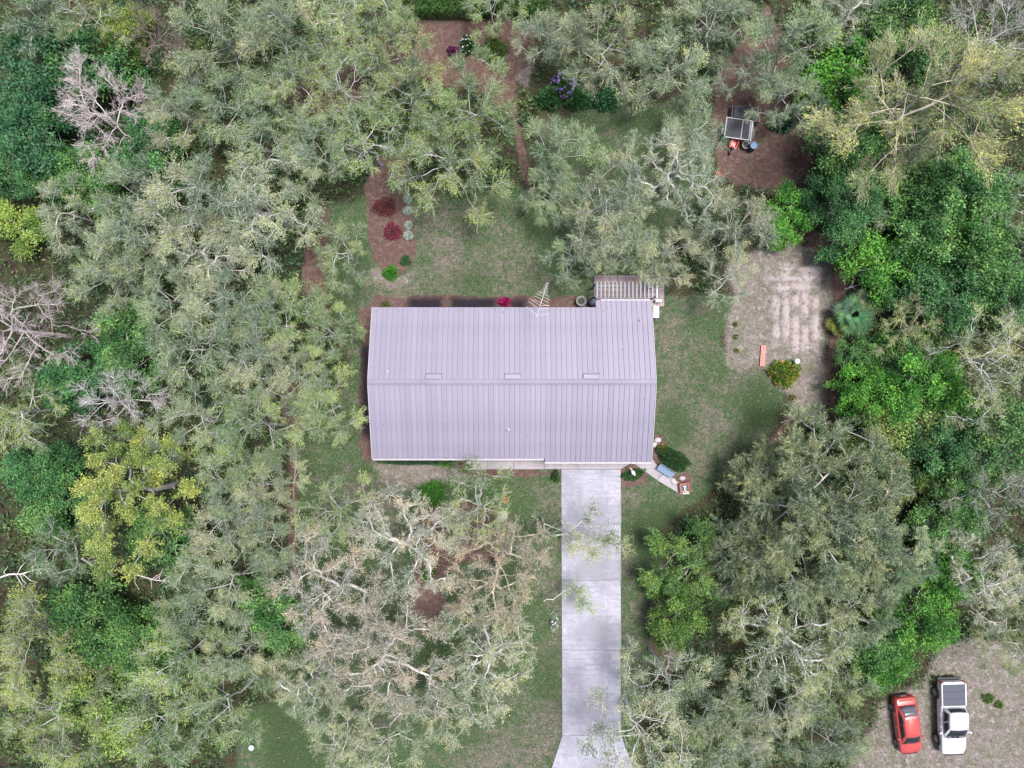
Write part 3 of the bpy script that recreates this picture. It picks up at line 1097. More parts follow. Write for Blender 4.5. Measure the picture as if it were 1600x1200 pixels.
        t3 = np.linspace(0, 1, ks)[None, None, :, None]
        ST = S1[:, :, None, :] + D1[:, :, None, :] * l1[..., None, None] * t3
        wb_ = rng.normal(0, 1, ST.shape) * .06 * cr * (.4 + 2 * st['con'])
        wb_[:, :, 0] = 0
        ST = (ST + wb_).reshape(-1, ks, 3)
        parts.append(tubes(ST, np.linspace(.85, .4, ks)[None, :] * st['tr'] * np.ones((len(ST), 1)), 3))
    vs, qs, o_ = [], [], 0
    for v, q in parts:
        vs.append(v)
        qs.append(q + o_)
        o_ += len(v)
    out['twigs'] = (np.vstack(vs), np.vstack(qs))
    # leaves
    if st['lv']:
        nT = len(TP)
        nl_ = st['lv']
        # clump to clump difference in density
        dens = np.clip(rng.normal(1, .28, (M, n_tw)), .3, 1.5).reshape(-1)
        tt = rng.uniform(.16 if style == 'leafy' else .34, 1.10, (nT, nl_))
        keep = rng.random((nT, nl_)) < dens[:, None] * .8
        tt2 = np.clip(tt, 0, .999) * (KT - 1)
        ii = np.floor(tt2).astype(int)
        ff = (tt2 - ii)[..., None]
        Pz = np.take_along_axis(TP, ii[..., None].repeat(3, 2), 1) * (1 - ff) + np.take_along_axis(TP, (ii + 1)[..., None].repeat(3, 2), 1) * ff
        dirT = norm(TP[:, -1] - TP[:, -3])[:, None, :]
        sp = .13 if style != 'leafy' else .24
        if style in ('feather', 'fine'):
            sp = .10
        U = norm(dirT * st.get('al', .75) + norm(rng.normal(0, 1, Pz.shape)) * .85 + np.array([0, 0, .08]))
        Pz = Pz + rng.normal(0, sp, Pz.shape) * (0.5 + cr * .5)
        Pz, U = Pz[keep], U[keep]
        n = len(Pz)
        L = st['L'] * rng.uniform(.6, 1.4, n)
        W = st['W'] * rng.uniform(.7, 1.3, n)
        out['leaves'] = leaf_quads(Pz, U, rng, L, W, .8)
        tone = np.repeat(rng.uniform(.04, 1, M), n_tw)[:, None].repeat(nl_, 1)
        tone = np.clip(tone + rng.normal(0, .12, (nT, 1)), .03, 1)[keep]
        out['tone'] = np.repeat(tone, 4)
    return out


TREE_MESH = {}


def tree_meshes(key, seed, R, H, style, off=(0, 0)):
    if key in TREE_MESH:
        return TREE_MESH[key]
    g = gen_tree(seed, R, H, style, off)
    d = dict(R=R, H=H)
    d['trunk'] = mesh_quads('trunk', *g['trunk'], M_BARK, True)
    d['limbs'] = [mesh_quads('limb', *l, M_BARK, True) for l in g['limbs']]
    d['twigs'] = mesh_quads('twigs', *g['twigs'], M_TWIG, True)
    d['leaves'] = mesh_quads('crown', *g['leaves'], M_LUSH if style == 'leafy' else M_LEAF) if 'leaves' in g else None
    if d['leaves']:
        d['leaves'].attributes.new('tone', 'FLOAT', 'POINT').data.foreach_set('value', g['tone'].astype(np.float32))
    TREE_MESH[key] = d
    return d


TINT = {'G': (.160, .238, .115), 'S': (.248, .290, .170), 'Y': (.280, .325, .120), 'L': (.195, .265, .070), 'B': (.085, .230, .040), 'D': (.050, .140, .070),
        'M': (.095, .200, .068), 'P': (.325, .305, .225), 'O': (.260, .300, .085), 'K': (.150, .188, .100), 'T': (.066, .165, .066), 'V': (.198, .283, .095), 'C': (.115, .220, .055)}
BARKC = {'grey': (.54, .53, .51), 'pale': (.62, .60, .57), 'pink': (.64, .545, .555), 'brown': (.29, .23, .21), 'dark': (.20, .18, .16), 'white': (.68, .65, .65), 'tan': (.58, .51, .42)}
NAMES = {'oak': ('oak_tree', 'oak tree'), 'full': ('broadleaf_tree', 'tree'), 'thin': ('thin_tree', 'tree'), 'sparse': ('oak_tree', 'oak tree'), 'feather': ('feathery_tree', 'tree'),
         'leafy': ('broadleaf_tree', 'tree'), 'fine': ('feathery_tree', 'tree'), 'dead': ('dead_tree', 'dead tree')}
# how many different shapes there are of each kind
VARIANTS = {'oak': [(3.4, 10.2), (4.1, 11.2), (3.6, 10.6), (2.9, 9.0), (4.4, 11.8), (3.2, 9.6)],
            'thin': [(3.2, 9.5), (3.8, 10.5), (3.4, 10.0)],
            'sparse': [(4.4, 9.0), (3.8, 8.2), (4.8, 9.2)],
            'feather': [(3.4, 8.2), (4.2, 9.0)],
            'leafy': [(2.6, 6.0), (3.2, 7.0), (2.2, 5.0), (2.9, 6.4)],
            'fine': [(4.4, 11), (3.6, 9)],
            'full': [(3.4, 6.5)],
            'dead': [(3.6, 9.5), (4.2, 10.0), (3.0, 8.0)]}
used = {}
trng = random.Random(77)
TREES = []


def tree(px, py, rpx, style, tint, label, bark='grey', zk=None, hero=None, H=None, rz=None, group=None):
    """crown centre and crown radius are given in photograph pixels; the trunk stands straight under the crown"""
    if hero:
        R0, H0 = hero[0], hero[1]
        key = ('hero', px, py)
        seed = hero[2]
    else:
        vs = VARIANTS[style]
        want = rpx * S * .86
        cand = sorted(range(len(vs)), key=lambda i: abs(vs[i][0] + .6 - want) + 0.55 * used.get((style, i), 0))
        i = cand[0]
        used[(style, i)] = used.get((style, i), 0) + 1
        R0, H0 = vs[i]
        key = (style, i)
        seed = 1000 + i * 17 + sum(map(ord, style))
    if style == 'leafy':
        rpx *= 1.14
    off = hero[3] if hero and len(hero) > 3 else (0, 0)
    d = tree_meshes(key, seed, R0, H0, style, off)
    # size so that the crown shows at rpx pixels
    sc = 1.0
    for _ in range(4):
        zc = H0 * sc * .78
        sc = rpx * S * (1 - zc / CH) / (R0 + .62 * STYLE[style]['cr'])
        sc = min(max(sc, .42), 1.5)
    zc = H0 * sc * .78
    x, y, _ = P(px, py, zc)
    x, y = x - off[0] * sc, y - off[1] * sc
    nm, cat = NAMES[style]
    t = thing(nm, label, cat, (x, y, 0), trng.uniform(0, 6.28) if rz is None else rz, group or None, sc)
    bc = BARKC[bark]
    tb = trng.uniform(.9, 1.1)
    bc = tuple(c * tb for c in bc)
    obj('trunk', d['trunk'], t, tuple(c * .8 for c in bc))
    for l in d['limbs']:
        obj('limb', l, t, tuple(c * .88 for c in bc))
    tc = TINT[tint]
    k = trng.uniform(.88, 1.12)
    tc = tuple(c * k * trng.uniform(.95, 1.05) for c in tc)
    if d['leaves'] is not None:
        cr = obj('crown', d['leaves'], t, tc)
        tw_ = obj('twigs', d['twigs'], cr, bc)
        tw_['kind'] = 'stuff'
    else:
        obj('crown', d['twigs'], t, bc)['kind'] = 'stuff'
    TREES.append((px, py, rpx, style))
    return t


GO = 'oaks of the close wood'
# --- top left corner and left edge
tree(38, 112, 66, 'leafy', 'D', 'dark blue green leafy tree on the left edge, left of the topmost dead tree')
tree(40, 22, 66, 'oak', 'M', 'grey green oak filling the very top left corner')
tree(128, 20, 56, 'thin', 'L', 'thin lime leaved tree on the top edge next to the corner oak', 'grey')
tree(185, 45, 40, 'leafy', 'L', 'small bright lime tree on the top edge above the topmost dead tree')
tree(238, 52, 48, 'dead', 'G', 'bare brown twiggy tree on the top edge, above right of the topmost dead tree', 'brown')
tree(155, 168, 82, 'dead', 'G', 'topmost pinkish grey dead tree with long bare branches, near the top left corner', 'pink', hero=(3.7, 9.4, 401))
tree(120, 95, 60, 'leafy', 'T', 'dark green leafy tree directly above the topmost dead tree')
tree(225, 235, 60, 'leafy', 'T', 'dark green tree just below and right of the topmost dead tree')
tree(50, 210, 66, 'leafy', 'D', 'dark teal tree on the left edge, left of the topmost dead tree branches')
tree(120, 265, 58, 'leafy', 'M', 'mid green leafy tree below the topmost dead tree')
tree(325, 45, 84, 'oak', 'G', 'sage green oak on the top edge, a fifth of the way along from the left')
tree(262, 165, 62, 'oak', 'S', 'pale sage oak touching the right side of the topmost dead tree')
tree(352, 150, 74, 'oak', 'G', 'sage green oak between the topmost dead tree and the mulch under the top oaks')
tree(440, 40, 80, 'oak', 'S', 'pale oak with yellowish tips on the top edge left of the big grey leaning limbs')
tree(545, 25, 72, 'sparse', 'V', 'top edge oak showing big grey leaning limbs over the red mulch', 'grey')
tree(615, 55, 66, 'oak', 'V', 'oak with yellow green fringe on the top edge, left of the hedged mulch clearing')
tree(440, 120, 68, 'oak', 'V', 'oak over red mulch below the top edge oak with yellowish tips')
tree(548, 130, 72, 'thin', 'V', 'airy oak below the big grey leaning limbs, mulch showing through it')
tree(635, 140, 66, 'oak', 'V', 'light green oak at the left border of the top mulch clearing')
tree(735, 160, 84, 'oak', 'V', 'light green oak just below the round dark bush of the top mulch clearing')
tree(700, 250, 96, 'oak', 'V', 'broad light green oak at the back edge of the rear lawn', hero=(4.0, 8.8, 77))
tree(570, 215, 72, 'thin', 'V', 'airy oak above the narrow island bed with the silver plants')
tree(490, 235, 66, 'oak', 'G', 'sage oak with mulch on its left, above and left of the island bed')
tree(405, 215, 70, 'oak', 'G', 'sage oak at the left rim of the mulch under the top oaks')
tree(770, 3, 42, 'oak', 'V', 'oak leaning out over the top edge, its pale trunk foot beside the hedge', 'pale')
# --- left wood, upper middle
tree(300, 300, 92, 'oak', 'S', 'broad pale oak midway between the topmost dead tree and the rear lawn')
tree(408, 320, 92, 'sparse', 'S', 'wide pale tawny oak left of the compact oak by the island bed', 'pale')
tree(185, 300, 76, 'oak', 'G', 'sage oak below the topmost dead tree, towards the wide pale oaks')
tree(95, 325, 66, 'oak', 'S', 'greyish oak above the dead tree that leans in from the left edge', 'pale')
tree(14, 350, 40, 'leafy', 'L', 'yellow green tree on the left edge just above the leaning dead tree')
tree(215, 375, 80, 'oak', 'S', 'pale oak right of the dead tree on the left edge, upper one of two')
tree(320, 395, 80, 'sparse', 'S', 'tawny oak with many bare twigs in the middle of the upper left wood', 'pale')
tree(15, 515, 96, 'dead', 'G', 'large pinkish dead tree reaching in from the left edge', 'pink', hero=(4.4, 10.5, 422))
tree(155, 440, 70, 'oak', 'G', 'sage oak touching the tips of the dead tree on the left edge')
tree(250, 460, 72, 'oak', 'G', 'sage oak in the left wood level with the back eave of the house')
tree(345, 470, 74, 'oak', 'S', 'pale oak two crowns left of the house, level with its back eave')
tree(430, 480, 64, 'oak', 'V', 'light green oak by the red mulch path, left of the rear house corner')
tree(535, 392, 58, 'oak', 'V', 'compact light green oak standing left of the island bed')
tree(505, 520, 54, 'oak', 'V', 'light green oak whose crown nearly touches the back left corner of the roof')
tree(502, 640, 62, 'oak', 'V', 'light green oak closest to the left gable of the house')
tree(455, 590, 62, 'oak', 'G', 'sage oak in line with the roof ridge, one crown away from the left gable')
tree(385, 560, 74, 'oak', 'S', 'pale oak in line with the roof ridge, two crowns away from the left gable')
tree(290, 545, 76, 'oak', 'G', 'sage oak right of the whitish dead tree, on its upper side')
tree(195, 535, 62, 'leafy', 'M', 'green leafy tree above the whitish dead tree')
tree(110, 590, 55, 'leafy', 'T', 'dark green tree left of the whitish dead tree')
tree(172, 628, 66, 'dead', 'G', 'whitish dead tree in the middle of the left wood, above the golden tree', 'white', hero=(3.3, 9.0, 403))
tree(30, 640, 72, 'thin', 'L', 'yellow green tree with pale bare branches on the left edge below the dead tree', 'pale')
tree(50, 745, 52, 'leafy', 'T', 'dark green tree left of the golden tree')
tree(190, 780, 112, 'full', 'O', 'golden yellow leaved tree, the only one of its colour in the left wood', hero=(4.7, 10.5, 414))
tree(300, 660, 74, 'oak', 'S', 'pale oak right of the whitish dead tree, level with its lowest twigs')
tree(395, 670, 76, 'oak', 'V', 'light oak beside the brick edged path, level with the front half of the roof')
tree(345, 745, 62, 'oak', 'G', 'sage oak at the right side of the golden tree')
tree(405, 760, 62, 'oak', 'S', 'pale oak beside the brick edged path, level with the front walk')
tree(345, 820, 66, 'oak', 'S', 'pale oak below right of the golden tree')
tree(415, 845, 58, 'oak', 'G', 'sage oak at the lower end of the brick edged path')
tree(250, 850, 60, 'leafy', 'M', 'mid green tree tucked below the golden tree')
tree(85, 860, 56, 'thin', 'M', 'thin tree with bare limbs left of the pale fallen branch', 'grey')
# --- lower left
tree(345, 920, 80, 'oak', 'S', 'pale oak two crowns below and right of the golden tree')
tree(420, 960, 56, 'leafy', 'M', 'green tree at the left flank of the sprawling front oaks')
tree(290, 960, 62, 'oak', 'G', 'sage oak right of the dark hollow in the lower left wood')
tree(40, 1010, 86, 'oak', 'L', 'yellow green tree on the left edge below the fallen branch')
tree(60, 1130, 88, 'oak', 'L', 'yellow green tree filling the bottom left corner')
tree(125, 980, 62, 'leafy', 'M', 'green tree in the brushy gap below the fallen branch')
tree(215, 1010, 58, 'leafy', 'M', 'low green tree at the right rim of the dark hollow in the lower left wood')
tree(150, 1120, 62, 'leafy', 'V', 'green tree right of the bottom left corner tree')
tree(270, 1040, 72, 'oak', 'V', 'light olive oak below the dark hollow in the lower left wood')
tree(225, 1150, 78, 'oak', 'V', 'olive oak on the bottom edge, two crowns from the left corner')
tree(340, 1120, 84, 'oak', 'V', 'broad olive oak on the bottom edge left of the front lawn')
tree(370, 1030, 62, 'oak', 'S', 'pale oak between the sprawling front oaks and the olive bottom edge oaks')
# --- sprawling front oaks
tree(515, 930, 98, 'sparse', 'P', 'left one of the sprawling tawny front oaks, with thick bent grey limbs', 'pale', hero=(4.6, 8.4, 501))
tree(640, 850, 92, 'sparse', 'P', 'sprawling front oak nearest the front wall of the house, round green bush at its edge', 'pale', hero=(4.4, 8.0, 502))
tree(600, 1030, 105, 'sparse', 'P', 'sprawling front oak with peach tinted twigs, lowest towards the front lawn', 'pale', hero=(5.0, 8.6, 503))
tree(775, 905, 92, 'sparse', 'P', 'sprawling front oak whose twigs reach over the upper driveway', 'tan', hero=(4.4, 7.6, 504))
tree(755, 1035, 88, 'sparse', 'S', 'sprawling front oak by the lower left side of the driveway', 'pale', hero=(4.2, 7.8, 505))
tree(745, 790, 66, 'thin', 'V', 'airy front oak just below the front walk')
tree(915, 835, 62, 'thin', 'Y', 'thin leaning tree whose tan leafed end hangs over the upper driveway', 'pale', hero=(2.3, 7.0, 506, (3.2, -.2)), rz=0)
tree(892, 945, 34, 'thin', 'V', 'small leaning tree overhanging the left edge of the driveway halfway down', 'grey', hero=(1.4, 6.0, 507, (2.6, .6)), rz=0)
tree(605, 1165, 72, 'thin', 'S', 'thin grey oak on the bottom edge in the middle of the front lawn', 'pale')
tree(515, 800, 62, 'thin', 'V', 'airy green oak on the grass between the brick edged path and the front oaks')
tree(690, 1120, 50, 'thin', 'S', 'thin pale oak low on the front lawn, right of the peach tinted oak', 'pale')
tree(480, 1075, 66, 'sparse', 'S', 'tawny oak low on the left of the front lawn', 'pale')
tree(530, 1160, 60, 'thin', 'S', 'thin grey oak on the bottom edge at the front lawn', 'pale')
# --- right of the driveway
tree(1090, 885, 80, 'full', 'C', 'bright green leafy tree nearest the driveway on its right side', hero=(3.4, 5.5, 601))
tree(1062, 965, 46, 'leafy', 'C', 'smaller bright green tree over the red mulch right of the driveway')
tree(1305, 800, 152, 'feather', 'K', 'largest dome shaped dark olive tree, right of the front lawn', hero=(6.3, 9.5, 602))
tree(1208, 748, 62, 'feather', 'K', 'dark olive tree above left of the largest dome shaped tree, by the round grass patch')
tree(1175, 875, 72, 'feather', 'K', 'dark olive tree between the bright green leafy tree and the largest dome shaped tree')
tree(1415, 870, 70, 'feather', 'S', 'tawny olive tree at the right rim of the largest dome shaped tree', 'pale')
tree(1235, 1010, 96, 'sparse', 'L', 'wide oak with white twigs and lime leaves below the largest dome shaped tree', 'white', hero=(4.6, 8.8, 603))
tree(1340, 960, 76, 'feather', 'S', 'pale feathery tree between the largest dome shaped tree and the red car')
tree(1040, 1060, 66, 'thin', 'S', 'thin grey oak right of the driveway, middle of its lower half', 'pale')
tree(1000, 1160, 84, 'thin', 'S', 'thin grey oak overhanging the right side of the driveway mouth', 'pale')
tree(1120, 1120, 72, 'oak', 'G', 'sage oak on the bottom edge, second right of the driveway mouth')
tree(1220, 1110, 70, 'oak', 'S', 'pale oak on the bottom edge below the wide white twigged oak')
tree(1170, 1172, 62, 'oak', 'S', 'pale oak cut by the bottom edge, third right of the driveway mouth')
tree(1085, 1190, 52, 'oak', 'V', 'light olive oak cut by the bottom edge, nearest the driveway mouth')
tree(1385, 1010, 46, 'leafy', 'M', 'mid green tree left of the bright green tree above the white pickup')
tree(15, 262, 46, 'leafy', 'T', 'dark green tree on the left edge above the yellow green one')
tree(70, 790, 50, 'leafy', 'M', 'mid green tree at the lower left side of the golden tree')
tree(1310, 1075, 64, 'oak', 'V', 'olive oak left of the red car')
tree(1305, 1165, 62, 'oak', 'G', 'sage oak at the bottom edge just left of the sandy parking spot')
# --- right wood, bottom to top
tree(1440, 975, 58, 'leafy', 'B', 'bright green tree just above the white pickup')
tree(1395, 1035, 42, 'leafy', 'B', 'small bright green tree between the two cars and the feathery tree')
tree(1550, 905, 70, 'sparse', 'S', 'pale grey twigged oak on the right edge above the sandy parking spot', 'white')
tree(1585, 1010, 58, 'thin', 'L', 'thin yellow green tree on the right edge beside the sandy parking spot', 'pale')
tree(1495, 830, 52, 'leafy', 'M', 'green tree right of the largest dome shaped tree')
tree(1455, 765, 34, 'leafy', 'L', 'small lime bright tree at the upper right rim of the largest dome shaped tree')
tree(1555, 770, 66, 'thin', 'K', 'dull olive tree on the right edge, above the pale grey twigged oak', 'grey')
tree(1475, 705, 54, 'leafy', 'T', 'dark green tree above the small lime bright tree')
tree(1575, 690, 58, 'leafy', 'M', 'green tree on the right edge below the bare branched pale tree')
tree(1372, 615, 48, 'leafy', 'B', 'bright green tree right of the sand, level with the round grass patch')
tree(1385, 680, 50, 'leafy', 'V', 'light green tree at the top right of the largest dome shaped tree')
tree(1425, 600, 58, 'leafy', 'B', 'bright green tree second in from the sand, level with the croton bush')
tree(1550, 565, 92, 'thin', 'Y', 'pale bare branched tree with yellowish leaf tufts on the right edge', 'white', hero=(4.6, 10, 604))
tree(1358, 556, 34, 'leafy', 'M', 'small green tree directly below the fan palms')
tree(1425, 510, 50, 'thin', 'Y', 'thin tan tree right of the fan palms', 'tan')
tree(1490, 460, 62, 'leafy', 'T', 'dark green tree above the pale bare branched tree')
tree(1390, 410, 54, 'leafy', 'B', 'green tree at the upper right corner of the vegetable plot')
tree(1450, 365, 60, 'leafy', 'M', 'mid green leafy tree in the right wood, right of the grey twiggy bush')
tree(1550, 400, 64, 'leafy', 'M', 'mid green leafy tree on the right edge, level with the top of the vegetable plot')
tree(1330, 315, 58, 'leafy', 'T', 'dark green tree with grey twigs below right of the utility trailer')
tree(1365, 345, 36, 'dead', 'G', 'grey twiggy leafless tree above the top corner of the vegetable plot', 'grey')
tree(1238, 335, 38, 'leafy', 'B', 'bright green bushy tree at the top of the vegetable plot')
tree(1510, 295, 68, 'leafy', 'M', 'green leafy tree under the tan feathery tree')
tree(1580, 310, 58, 'thin', 'B', 'green tree with a pale leaning trunk on the right edge', 'pale')
tree(1470, 150, 148, 'fine', 'Y', 'tall tan and olive feathery tree with long branches fanning out, upper right', 'tan', hero=(5.2, 14.5, 615))
tree(1400, 200, 80, 'fine', 'V', 'olive feathery tree at the foot of the tall tan feathery tree', 'tan')
tree(1340, 215, 58, 'leafy', 'M', 'dark green tree between the mulch clearing and the tall tan feathery tree')
tree(1565, 55, 80, 'dead', 'G', 'grey leafless tree in the top right corner', 'grey')
tree(1420, 40, 66, 'leafy', 'M', 'green tree on the top edge above the tall tan feathery tree')
tree(1340, 15, 62, 'sparse', 'S', 'pale limbed tree on the top edge with a trunk lying sideways', 'white')
tree(1255, 55, 78, 'oak', 'G', 'sage oak above the mulch clearing, near the top edge')
tree(1330, 105, 54, 'leafy', 'B', 'bright green tree right of the sage oak above the mulch clearing')
tree(1240, 140, 58, 'oak', 'G', 'sage oak whose crown overhangs the right side of the utility trailer')
tree(1165, 112, 42, 'thin', 'G', 'airy oak shading the top of the utility trailer')
tree(1480, 600, 50, 'leafy', 'B', 'bright green tree just left of the pale bare branched tree')
tree(1420, 560, 46, 'leafy', 'M', 'mid green tree below the thin tan tree by the fan palms')
tree(1530, 340, 52, 'leafy', 'B', 'bright green tree below the green tree under the tan feathery tree')
tree(1440, 300, 52, 'leafy', 'M', 'mid green tree at the lower left foot of the tan feathery tree')
tree(1585, 470, 46, 'leafy', 'T', 'dark green tree on the right edge above the pale bare branched tree')
tree(1500, 760, 48, 'leafy', 'M', 'mid green tree right of the small lime bright tree')
tree(1500, 900, 46, 'leafy', 'B', 'bright green tree between the tawny olive rim tree and the grey twigged oak')
tree(1440, 655, 48, 'leafy', 'V', 'pale green tree diagonally below right of the second bright tree from the sand')
# --- top middle
tree(865, 50, 54, 'oak', 'S', 'pale oak at the right end of the top hedge')
tree(955, 60, 86, 'oak', 'S', 'broad pale oak above the purple flowered shrub')
tree(1055, 95, 70, 'oak', 'S', 'pale oak with white bent limbs above the rear grass strip', 'pale')
tree(1120, 20, 60, 'oak', 'G', 'oak on the top edge with a leaning trunk standing in the mulch', 'pale')
tree(1090, 200, 50, 'thin', 'G', 'airy oak left of the utility trailer')
tree(885, 225, 62, 'oak', 'G', 'grey green oak directly below the purple flowered shrub')
tree(865, 300, 52, 'oak', 'G', 'grey green oak on the right border of the rear lawn')
tree(950, 320, 78, 'oak', 'S', 'grey oak behind the pergola, left of the pale broad one')
tree(1060, 265, 82, 'sparse', 'S', 'pale broad oak with dense white twigs, left of the mulch clearing', 'pale')
tree(1160, 345, 66, 'oak', 'S', 'pale oak between the mulch clearing and the vegetable plot', 'pale')
tree(893, 392, 54, 'oak', 'G', 'grey green oak right behind the rear eave, beside the antenna')
tree(985, 382, 58, 'oak', 'S', 'pale oak overhanging the pergola')
tree(1055, 392, 54, 'oak', 'S', 'oak at the right corner of the pergola', 'pale')
tree(1140, 430, 46, 'thin', 'S', 'faint thin twigged oak at the left border of the vegetable plot', 'pale')

# --- undergrowth: the brush nobody could count, under and between the trees
urng = np.random.default_rng(42)
NU = 9500
ux, uy = urng.uniform(-47, 47, NU), urng.uniform(-36, 36, NU)
open_ = np.maximum.reduce([sample(f_grass, ux, uy), sample(f_mulch, ux, uy), sample(f_sand, ux, uy)])
ok = open_ < 0.22
# keep the house and its skirts, the drive and the paths free
ok &= ~((np.abs(ux) < 11.8) & (np.abs(uy) < 7.0))
ok &= ~((ux > 28.6) & (uy < -22.8))
ok &= ~((ux > 3.0) & (ux < 9.5) & (uy < -5))
ux, uy = ux[ok], uy[ok]
M_ = len(ux)
big = vnoise(ux, uy, .22, 55)
ur = urng.uniform(.45, 1.0, M_) * (0.6 + .8 * big)
uz = urng.uniform(.2, .8, M_) * (0.4 + 1.8 * big)
nL = 33
th = urng.random((M_, nL)) * 2 * PI
ph = np.arccos(urng.uniform(-.15, 1, (M_, nL)))
rr_ = ur[:, None] * urng.uniform(.7, 1.08, (M_, nL))
dirv = np.stack([np.sin(ph) * np.cos(th), np.sin(ph) * np.sin(th), np.cos(ph)], -1)
cen = np.stack([ux, uy, uz * .6], -1)[:, None, :] + dirv * rr_[..., None] * np.array([1, 1, .9])
cen[..., 2] = np.maximum(cen[..., 2], .06)
U = norm(dirv * np.array([1, 1, .3]) + urng.normal(0, .6, dirv.shape))
cen, U = cen.reshape(-1, 3), U.reshape(-1, 3)
uv_, uq_ = leaf_quads(cen, U, urng, .26 * urng.uniform(.6, 1.4, len(cen)), .12 * urng.uniform(.6, 1.4, len(cen)), .6)


def undergrowth_material():
    m, nt, b, o = new_mat('undergrowth_leaf')
    geo = N(nt, 'NewGeometry')
    tc = N(nt, 'TexCoord').outputs['Object']
    f = noise(nt, .35, 3, .6, tc)
    c = ramp(nt, f, [(.3, (.018, .060, .028)), (.45, (.030, .080, .024)), (.55, (.052, .096, .026)), (.68, (.080, .120, .027)), (.8, (.08, .07, .042))])
    k = ramp(nt, geo.outputs['Random Per Island'], [(0, (.5, .5, .5)), (.6, (1, 1, 1)), (1, (1.5, 1.45, 1.3))])
    c = mixc(nt, 1.0, c, k, 'MULTIPLY')
    nt.links.new(c, b.inputs['Base Color'])
    b.inputs['Roughness'].default_value = .6
    return m


und = obj('undergrowth', mesh_quads('undergrowth', uv_, uq_, undergrowth_material()))
tag(und, 'low brush and ferns covering the ground under the trees', None, None, 'stuff')

# --- grass blades on the lawns
ng = 100000
gxx, gyy = urng.uniform(-20, 42, ng), urng.uniform(-31, 22, ng)
okg = (sample(f_grass, gxx, gyy) > urng.uniform(.3, .9, ng)) & (sample(f_mulch, gxx, gyy) < .35) & (sample(f_sand, gxx, gyy) < .4)
okg |= (sample(f_sand, gxx, gyy) > .5) & (urng.random(ng) < .22) & (sample(ridge, gxx, gyy) < .35)
okg &= ~((np.abs(gxx) < 10.4) & (np.abs(gyy) < 6.3))
okg &= ~((gxx > 3.75) & (gxx < 8.55) & (gyy < -5))
okg &= ~((gxx > -3.3) & (gxx < 14) & (gyy < -4.8) & (gyy > -8.8) & (gxx > 8.4 - 20 * (gyy > -6.9)))
gxx, gyy = gxx[okg], gyy[okg]
n = len(gxx)
gc = np.stack([gxx, gyy, np.full(n, .045)], -1)
gu = norm(urng.normal(0, 1, (n, 3)) * np.array([1, 1, .35]) + np.array([0, 0, .45]))
gv, gq = leaf_quads(gc, gu, urng, .17 * urng.uniform(.6, 1.4, n), .045 * urng.uniform(.6, 1.4, n), .8)


def grass_material():
    m, nt, b, o = new_mat('grass_blades')
    geo = N(nt, 'NewGeometry')
    tc = N(nt, 'TexCoord').outputs['Object']
    f = noise(nt, .9, 4, .65, tc)
    c = ramp(nt, f, [(.38, (.070, .105, .038)), (.52, (.115, .13, .062)), (.68, (.22, .19, .13))])
    k = ramp(nt, geo.outputs['Random Per Island'], [(0, (.55, .55, .5)), (.6, (1, 1, 1)), (1, (1.35, 1.3, 1.2))])
    nt.links.new(mixc(nt, 1.0, c, k, 'MULTIPLY'), b.inputs['Base Color'])
    b.inputs['Roughness'].default_value = .7
    return m


tag(obj('grass', mesh_quads('grass', gv, gq, grass_material())), 'short mown grass on the lawns', None, None, 'stuff')

# --- fallen leaves on the drive, the sand, the mulch and the roof
nf = 15000
fx, fy = urng.uniform(-42, 42, nf), urng.uniform(-32, 32, nf)
fz = np.full(nf, .05)
ond = (fx > 3.8) & (fx < 8.6) & (fy < -6.6)
okf = (sample(f_grass, fx, fy) > .3) | (sample(f_sand, fx, fy) > .4) | (sample(f_mulch, fx, fy) > .4)
okf &= ~((np.abs(fx) < 10.5) & (np.abs(fy) < 6.4))
okf |= ond
edge = np.minimum(np.abs(fx - 3.9), np.abs(fx - 8.5))
okf &= ~(ond & (urng.random(nf) > .18 + .5 * np.exp(-edge / .3)))
fz[ond] = .075
fx, fy, fz = fx[okf], fy[okf], fz[okf]
rx_, ry_ = urng.uniform(-10.2, 10.2, 260), np.concatenate([urng.uniform(-5.4, 5.6, 140), urng.normal(-5.3, .15, 60), urng.normal(5.5, .1, 60)])
rz_ = np.array([roof_z(v) for v in ry_]) + .03
fx, fy, fz = np.concatenate([fx, rx_]), np.concatenate([fy, ry_]), np.concatenate([fz, rz_])
n = len(fx)
fu = norm(urng.normal(0, 1, (n, 3)) * np.array([1, 1, .15]))
lv_, lq_ = leaf_quads(np.stack([fx, fy, fz], -1), fu, urng, .10 * urng.uniform(.6, 1.5, n), .045 * urng.uniform(.6, 1.4, n), .25)


def litter_material():
    m, nt, b, o = new_mat('dry_leaf')
    geo = N(nt, 'NewGeometry')
    nt.links.new(ramp(nt, geo.outputs['Random Per Island'], [(0, (.06, .04, .03)), (.4, (.16, .11, .07)), (.75, (.30, .22, .14)), (1, (.12, .15, .05))]), b.inputs['Base Color'])
    b.inputs['Roughness'].default_value = .8
    return m


tag(obj('fallen_leaves', mesh_quads('fallen_leaves', lv_, lq_, litter_material())), 'small dry leaves scattered on the drive, sand and lawn', None, None, 'stuff')

